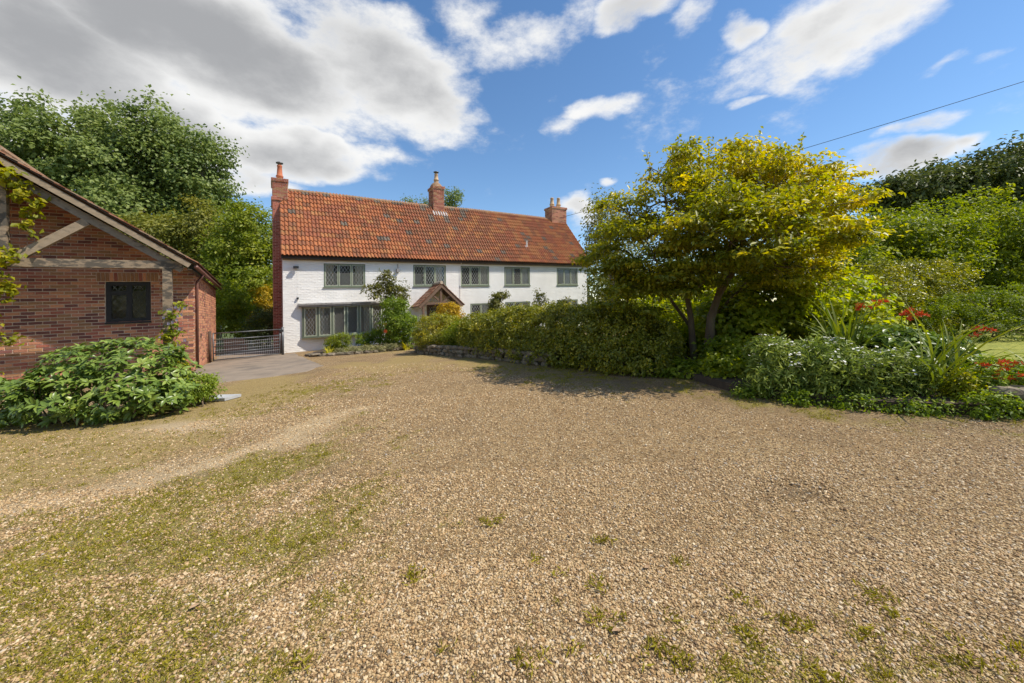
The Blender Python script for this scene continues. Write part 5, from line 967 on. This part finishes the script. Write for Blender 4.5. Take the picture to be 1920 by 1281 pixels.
creeper('virginia_creeper', 'yellow green creeper tumbling down the left end of the tie beam', [ge(-3.45, -1.5, 3.2, .3, .16, .25), ge(-3.6, -1.5, 2.6, .35, .2, .45), ge(-3.3, -1.35, 2.55, .18, .12, .3), ge(-3.7, -1.5, 1.7, .3, .2, .55), ge(-3.35, -1.3, 1.35, .25, .15, .25), ge(-3.15, -1.42, 3.3, .18, .1, .12), ge(-3.75, -1.5, .7, .3, .2, .5)], 1100, .13, 72)
cl = creeper('clematis', 'flowering clematis with lilac blooms climbing the timber post', [ge(-.42, -1.38, 1.6, .2, .12, .32), ge(-.40, -1.38, 1.1, .22, .14, .35), ge(-.3, -1.4, .6, .25, .16, .4), ge(-.2, -1.35, 2.0, .12, .1, .2), ge(-.2, -1.38, .3, .3, .16, .3)], 620, .11, 73, 'lime')
fb = MB(); r_ = np.random.default_rng(12); b0 = np.array(cl.location)
for k in range(20):
    c = g(-.3+r_.normal()*.14, -1.55+r_.normal()*.04, .5+1.5*r_.random())-b0
    for j in range(5): a = j*1.2566; d = np.array([math.cos(a), -.2, math.sin(a)]); e = np.array([-math.sin(a), 0, math.cos(a)]); fb.add([c, c+d*.03+e*.018, c+d*.055, c+d*.03-e*.018], [(0, 1, 2, 3)])
fb.build('flower', LILAC, cl)

# ------------------------------------------------------------------ sword-leaved clumps
BLADES = {}
def blade_mesh(kind, v):
    if (kind, v) not in BLADES:
        r = np.random.default_rng(v+(50 if kind == 'yucca' else 0)); n = 6; b_ = [.1, .45, .9, 1.5, .25, .65][v]; mb = MB(); V = []
        for i in range(n+1):
            t = i/n; x = math.sin(b_*t*t)*t*.9; z = t*math.cos(b_*t*.55*t); w = .5*(1-t**2.2)*(.55+.45*min(1, t*4)); V += [(x, -w, z+abs(w)*.0), (x+.12*w*0, 0, z-.0), (x, w, z)]
        # channelled blade: the midrib lies behind the edges
        V = [(x-(.35*abs(w_) if False else 0), y, z) for (x, y, z), w_ in zip(V, [0]*len(V))]
        mb.add(V, [(3*i, 3*i+1, 3*i+4, 3*i+3) for i in range(n)]+[(3*i+1, 3*i+2, 3*i+5, 3*i+4) for i in range(n)]); me = mb.mesh('blade', LM[kind], smooth=True)
        me.attributes.new('tint', 'FLOAT', 'POINT').data.foreach_set('value', [float(np.clip((.25+.1*v if kind == 'sword' else (.85 if (i % 3) != 1 else .25)), 0, 1)) for i in range(len(V))]); BLADES[(kind, v)] = me
    return BLADES[(kind, v)]
def flower_spray(mb, p, q, r, n=11):
    p, q = np.asarray(p, float), np.asarray(q, float)
    mb.tube([p, (p+q)/2+[0, 0, .02], q], .005, 4, 1)
    for k in range(n):
        c = p+(q-p)*(k/n)+r.normal(size=3)*[.014, .014, .022]+[0, 0, .03*math.sin(k/n*3)]; ax = unit(np.array([r.normal()*.6, r.normal()*.6-.3, .7])); e = np.cross(ax, [.3, .9, .2]); e /= np.linalg.norm(e); f = np.cross(ax, e)
        for j in range(5): a = j*1.2566; d = e*math.cos(a)+f*math.sin(a); s = -e*math.sin(a)+f*math.cos(a); o = c+ax*.02; mb.add([c, o+d*.018+s*.009, o+d*.045+ax*.012, o+d*.018-s*.009], [(0, 1, 2, 3)])
def sword_clump(name, label, pos, n, h, kind, lean=(0, 0), flowers=(), spread=.25, wd=.045, group=None, seed=0):
    b = np.array([pos[0], pos[1], pos[2] if len(pos) > 2 else g0(*pos[:2])]); t = thing(name, label, 'plant', b, group); r = np.random.default_rng(seed)
    for k in range(n):
        a = r.random()*6.28; hh = h*(.55+.5*r.random()); v = int(r.choice(6)); tilt = spread*(.2+r.random())
        M_ = Matrix.Translation(Vector((r.normal()*.05, r.normal()*.05, -.03)))@Matrix.Shear('XY', 4, (float(lean[0]), float(lean[1])))@Matrix.Rotation(a, 4, 'Z')@Matrix.Rotation(tilt, 4, 'Y')@Matrix.Diagonal((hh, wd*(.7+.6*r.random()), hh, 1))
        loc, rot, scl = M_.decompose(); o = link('blade', blade_mesh(kind, v), t); o.location = loc; o.rotation_euler = rot.to_euler(); o.scale = scl
    for (p, q) in flowers: fm_ = MB(); flower_spray(fm_, np.array(p)-b, np.array(q)-b, r); s0 = np.array([r.normal()*.03, r.normal()*.03, 0]); fm_.tube(bend(s0, np.array(p)-b, .12, 5, .02, 3), .006, 4, 1); fm_.build('flower_spray', [REDP, LM['stem']], t)
    return t
LM['stem'] = mottled('green_stem', (.12, .18, .04), (.18, .24, .06), 10, .6)
sword_clump('crocosmia', 'tallest clump of upright sword leaves with one red flower spray', (5.05, 5.75, .5), 40, 1.5, 'sword', (.0, 0), [((5.28, 5.6, 1.42), (5.52, 5.55, 1.5)), ((5.1, 5.6, 1.38), (5.2, 5.6, 1.42))], .26, .042, 'crocosmia clumps', 1)
sword_clump('crocosmia', 'sword leaves with a red spray above the broad leaved shrub', (5.55, 5.45, .5), 14, .85, 'sword', (.15, 0), [((5.52, 5.3, 1.24), (5.78, 5.25, 1.30)), ((5.45, 5.3, 1.28), (5.6, 5.3, 1.36))], .5, .034, 'crocosmia clumps', 2)
sword_clump('crocosmia', 'arching sword leaves holding a red spray against the green dome', (5.6, 4.85, .5), 16, .95, 'sword', (.25, 0), [((5.82, 4.8, 1.05), (6.02, 4.75, 1.12))], .65, .034, 'crocosmia clumps', 3)
sword_clump('crocosmia', 'sword leaves leaning right over the stones with large red flowers', (5.15, 4.65, .45), 22, 1.05, 'sword', (.75, -.1), [((5.62, 4.4, .60), (5.9, 4.35, .78)), ((5.7, 4.4, .55), (5.98, 4.3, .62)), ((5.55, 4.5, .70), (5.75, 4.4, .72))], .6, .034, 'crocosmia clumps', 4)
sword_clump('crocosmia', 'red flowered sword leaves at the extreme right edge', (6.1, 4.3, .35), 16, .8, 'sword', (.2, 0), [((6.0, 4.2, .80), (6.2, 4.15, .86)), ((6.05, 4.25, .55), (6.25, 4.2, .60))], .7, .034, 'crocosmia clumps', 5)
for i, (x, y, h, lab) in enumerate([(-7.55, 15.55, .62, 'yellow striped sword leaved plant at the left end of the bay bed'), (-6.15, 16.3, .55, 'yellow striped sword leaved plant in the middle of the bay bed'), (-5.6, 16.0, .42, 'small yellow striped plant among silver foliage in the bay bed'), (-4.55, 16.25, .5, 'yellow striped sword leaved plant nearest the rounded shrub'), (-6.7, 15.75, .35, 'lowest yellow striped plant at the front of the bay bed')]):
    sword_clump('yucca', lab, (x, y), 26, h, 'yucca', (0, 0), (), .75, .075, 'variegated plants below the bow window', 20+i)
shrub('bay_shrub', 'feathery green plant under the left part of the bow window', [(-7.3, 16.15, .08, .5, .3, .42), (-7.6, 16.1, -.05, .4, .3, .3)], 4200, .06, LM['lime'], seed=81, sig=.06, per=24)
shrub('bay_shrub', 'leafy green plants against the wall under the right casements', [(-5.9, 17.1, .25, .6, .3, .38), (-6.6, 16.9, .1, .4, .3, .3), (-5.5, 16.9, .2, .4, .3, .3)], 5200, .075, LM['fresh'], seed=82, sig=.07, per=24, base=.35)
shrub('silver_plant', 'silver grey ground cover along the bay bed edging', [(-6.72, 15.55, -.22, .55, .22, .13), (-5.9, 15.75, -.18, .55, .22, .13), (-5.2, 16.05, -.15, .4, .2, .12)], 5200, .045, LM['silver'], seed=83, sig=.05, per=30, stems=0)
# ------------------------------------------------------------------ right-hand flower bed
def aster(label, ells, n, seed, nf):
    t = shrub('white_aster', label, ells, n, .085, LM['aster'], seed=seed, sig=.06, per=16, asp=.26, up=.25, rand=.7, lo=.3, lump=.12, base=.45, group='white flowered plants in the bed', cat='plant', stems=16, zmin=.1)
    P, U = in_ells(ells, nf*3, .96, .08, seed); k = P[:, 2] > np.array(ells)[:, 2].mean()+.08; P = P[k][:nf]; mb = MB(); b = np.array(t.location); r = np.random.default_rng(seed)
    for p in P:
        for j in range(int(r.integers(3, 9))):
            c = p-b+[r.normal()*.045, r.normal()*.045, .03+r.normal()*.02]; s = .014+.012*r.random(); a = r.random()*6; d = np.array([math.cos(a), math.sin(a), r.normal()*.3])*s; e = np.array([-math.sin(a), math.cos(a), r.normal()*.3])*s; mb.add([c-d, c-e, c+d, c+e], [(0, 1, 2, 3)])
    mb.build('flower_heads', WHITEP, t, kind='stuff'); return t
aster('white flowered plant at the left end of the flower bed', [(3.98, 5.55, .52, .42, .42, .42), (4.08, 5.9, .68, .33, .4, .3), (3.75, 5.4, .35, .3, .3, .25)], 8000, 91, 26)
aster('white flowered plant in front of the tallest sword leaves', [(4.42, 5.2, .50, .5, .42, .42), (4.5, 5.5, .66, .4, .35, .3)], 8000, 92, 34)
aster('white flowered plant left of the leaning sword leaves', [(4.88, 4.98, .48, .48, .42, .36), (5.15, 5.1, .55, .35, .35, .28)], 7000, 93, 22)
shrub('broad_leaved_plant', 'dark broad leaved plant behind the white flowers', [(5.98, 5.9, .80, .58, .45, .3), (6.04, 5.5, .66, .39, .4, .26), (5.6, 6.1, .86, .4, .4, .24), (6.3, 5.9, .5, .5, .4, .3)], 6500, .13, LM['laurel'], seed=94, sig=.08, per=14, asp=.55, up=.9, flat=.4, base=.34, lo=.5, cat='plant')
shrub('pale_plant', 'pale yellow green feathery plant beside the rough stones', [(5.36, 4.5, .42, .17, .17, .22), (5.3, 4.48, .3, .12, .12, .18)], 2600, .045, LM['creeper'], seed=95, sig=.05, per=20, cat='plant', base=.45)
shrub('ground_cover', 'low green ground cover spilling over the bed edge', [(4.0, 4.95, .22, .5, .18, .1), (4.4, 4.65, .22, .45, .16, .1), (4.75, 4.4, .22, .4, .15, .1), (5.3, 4.15, .32, .4, .16, .16), (5.95, 4.0, .30, .4, .14, .13), (6.2, 4.1, .5, .3, .2, .12), (3.5, 5.5, .2, .3, .2, .12)], 9000, .045, LM['fresh'], seed=96, sig=.05, per=24, stems=0, base=.33, cat='plant')
shrub('bed_plant', 'loose leafy plants filling the bed corner below the red flowers', [(5.75, 4.55, .42, .35, .25, .26), (6.2, 4.5, .46, .35, .25, .26), (6.7, 4.4, .46, .4, .3, .24), (6.4, 4.9, .5, .5, .3, .26)], 6500, .07, LM['fresh'], seed=97, sig=.07, per=18, cat='plant', base=.42, asp=.4)
# a few dry leaves on the drive
lm_ = MB(); lm_.add([(-.5, 0, 0), (-.15, .24, .12), (.3, .18, .1), (.55, 0, .02), (.3, -.18, .14), (-.15, -.24, .08), (.05, 0, 0)], [(0, 6, 1), (1, 6, 2), (2, 6, 3), (3, 6, 4), (4, 6, 5), (5, 6, 0)]); lme = lm_.mesh('fallen_leaf', DRYLEAF)
for (x, y, s, lab) in [(-1.62, 1.92, .06, 'pale curled dry leaf on the mossy patch at lower left'), (.72, 2.05, .045, 'dry leaf near the middle of the gravel left of two grass tufts'), (.45, 1.66, .05, 'brown leaf on the gravel close to the bottom edge'), (2.2, 2.5, .045, 'dry leaf beside the dark hollow in the gravel at right'), (-.28, 2.35, .04, 'small dry leaf left of centre on bare gravel'), (2.6, 3.4, .05, 'dry leaf on the gravel in front of the flower bed')]:
    o = link('fallen_leaf', lme, None, (x, y, g0(x, y)+.014)); o.scale = (s, s, s); o.rotation_euler = (rng.normal()*.3, rng.normal()*.3, rng.random()*6.28); tag(o, lab, 'leaf', 'fallen leaves on the gravel')
# one tree shows in the outbuilding window; unseen others added to darken pane reflections
for i, (x, y, lab) in enumerate([(8, -15, 'broad green tree mirrored in the dark outbuilding window'), (-3, -17, 'unseen green tree added to darken reflections in the leftmost bow window panes'), (18, -11, 'unseen green tree added to darken reflections in the middle bow window panes'), (28, -7, 'unseen green tree added to darken reflections in the upper window over the bow window'), (37, 0, 'unseen green tree added to darken reflections in the window above the porch'), (44, 8, 'unseen green tree added to darken reflections in the window right of the porch'), (49, 17, 'unseen green tree added to darken reflections in the farthest cottage windows')]):
    tree('unseen_tree', lab, [(x, y, 5.5, 4.4, 3, 3.2), (x-3, y, 3.2, 3, 2.6, 2.8), (x+3, y+.4, 3.2, 3, 2.6, 2.8), (x+.5, y, 8.6, 3.2, 2.6, 2.4), (x-2.2, y, 7.2, 2.4, 2.2, 2.2)], 8000, .5, LM['lime'], BARK_G, (x, y), (x, y, 3.4), .25, .16, per=60, sig=.55, seed=120+i, ntw=0, group='trees across the drive')
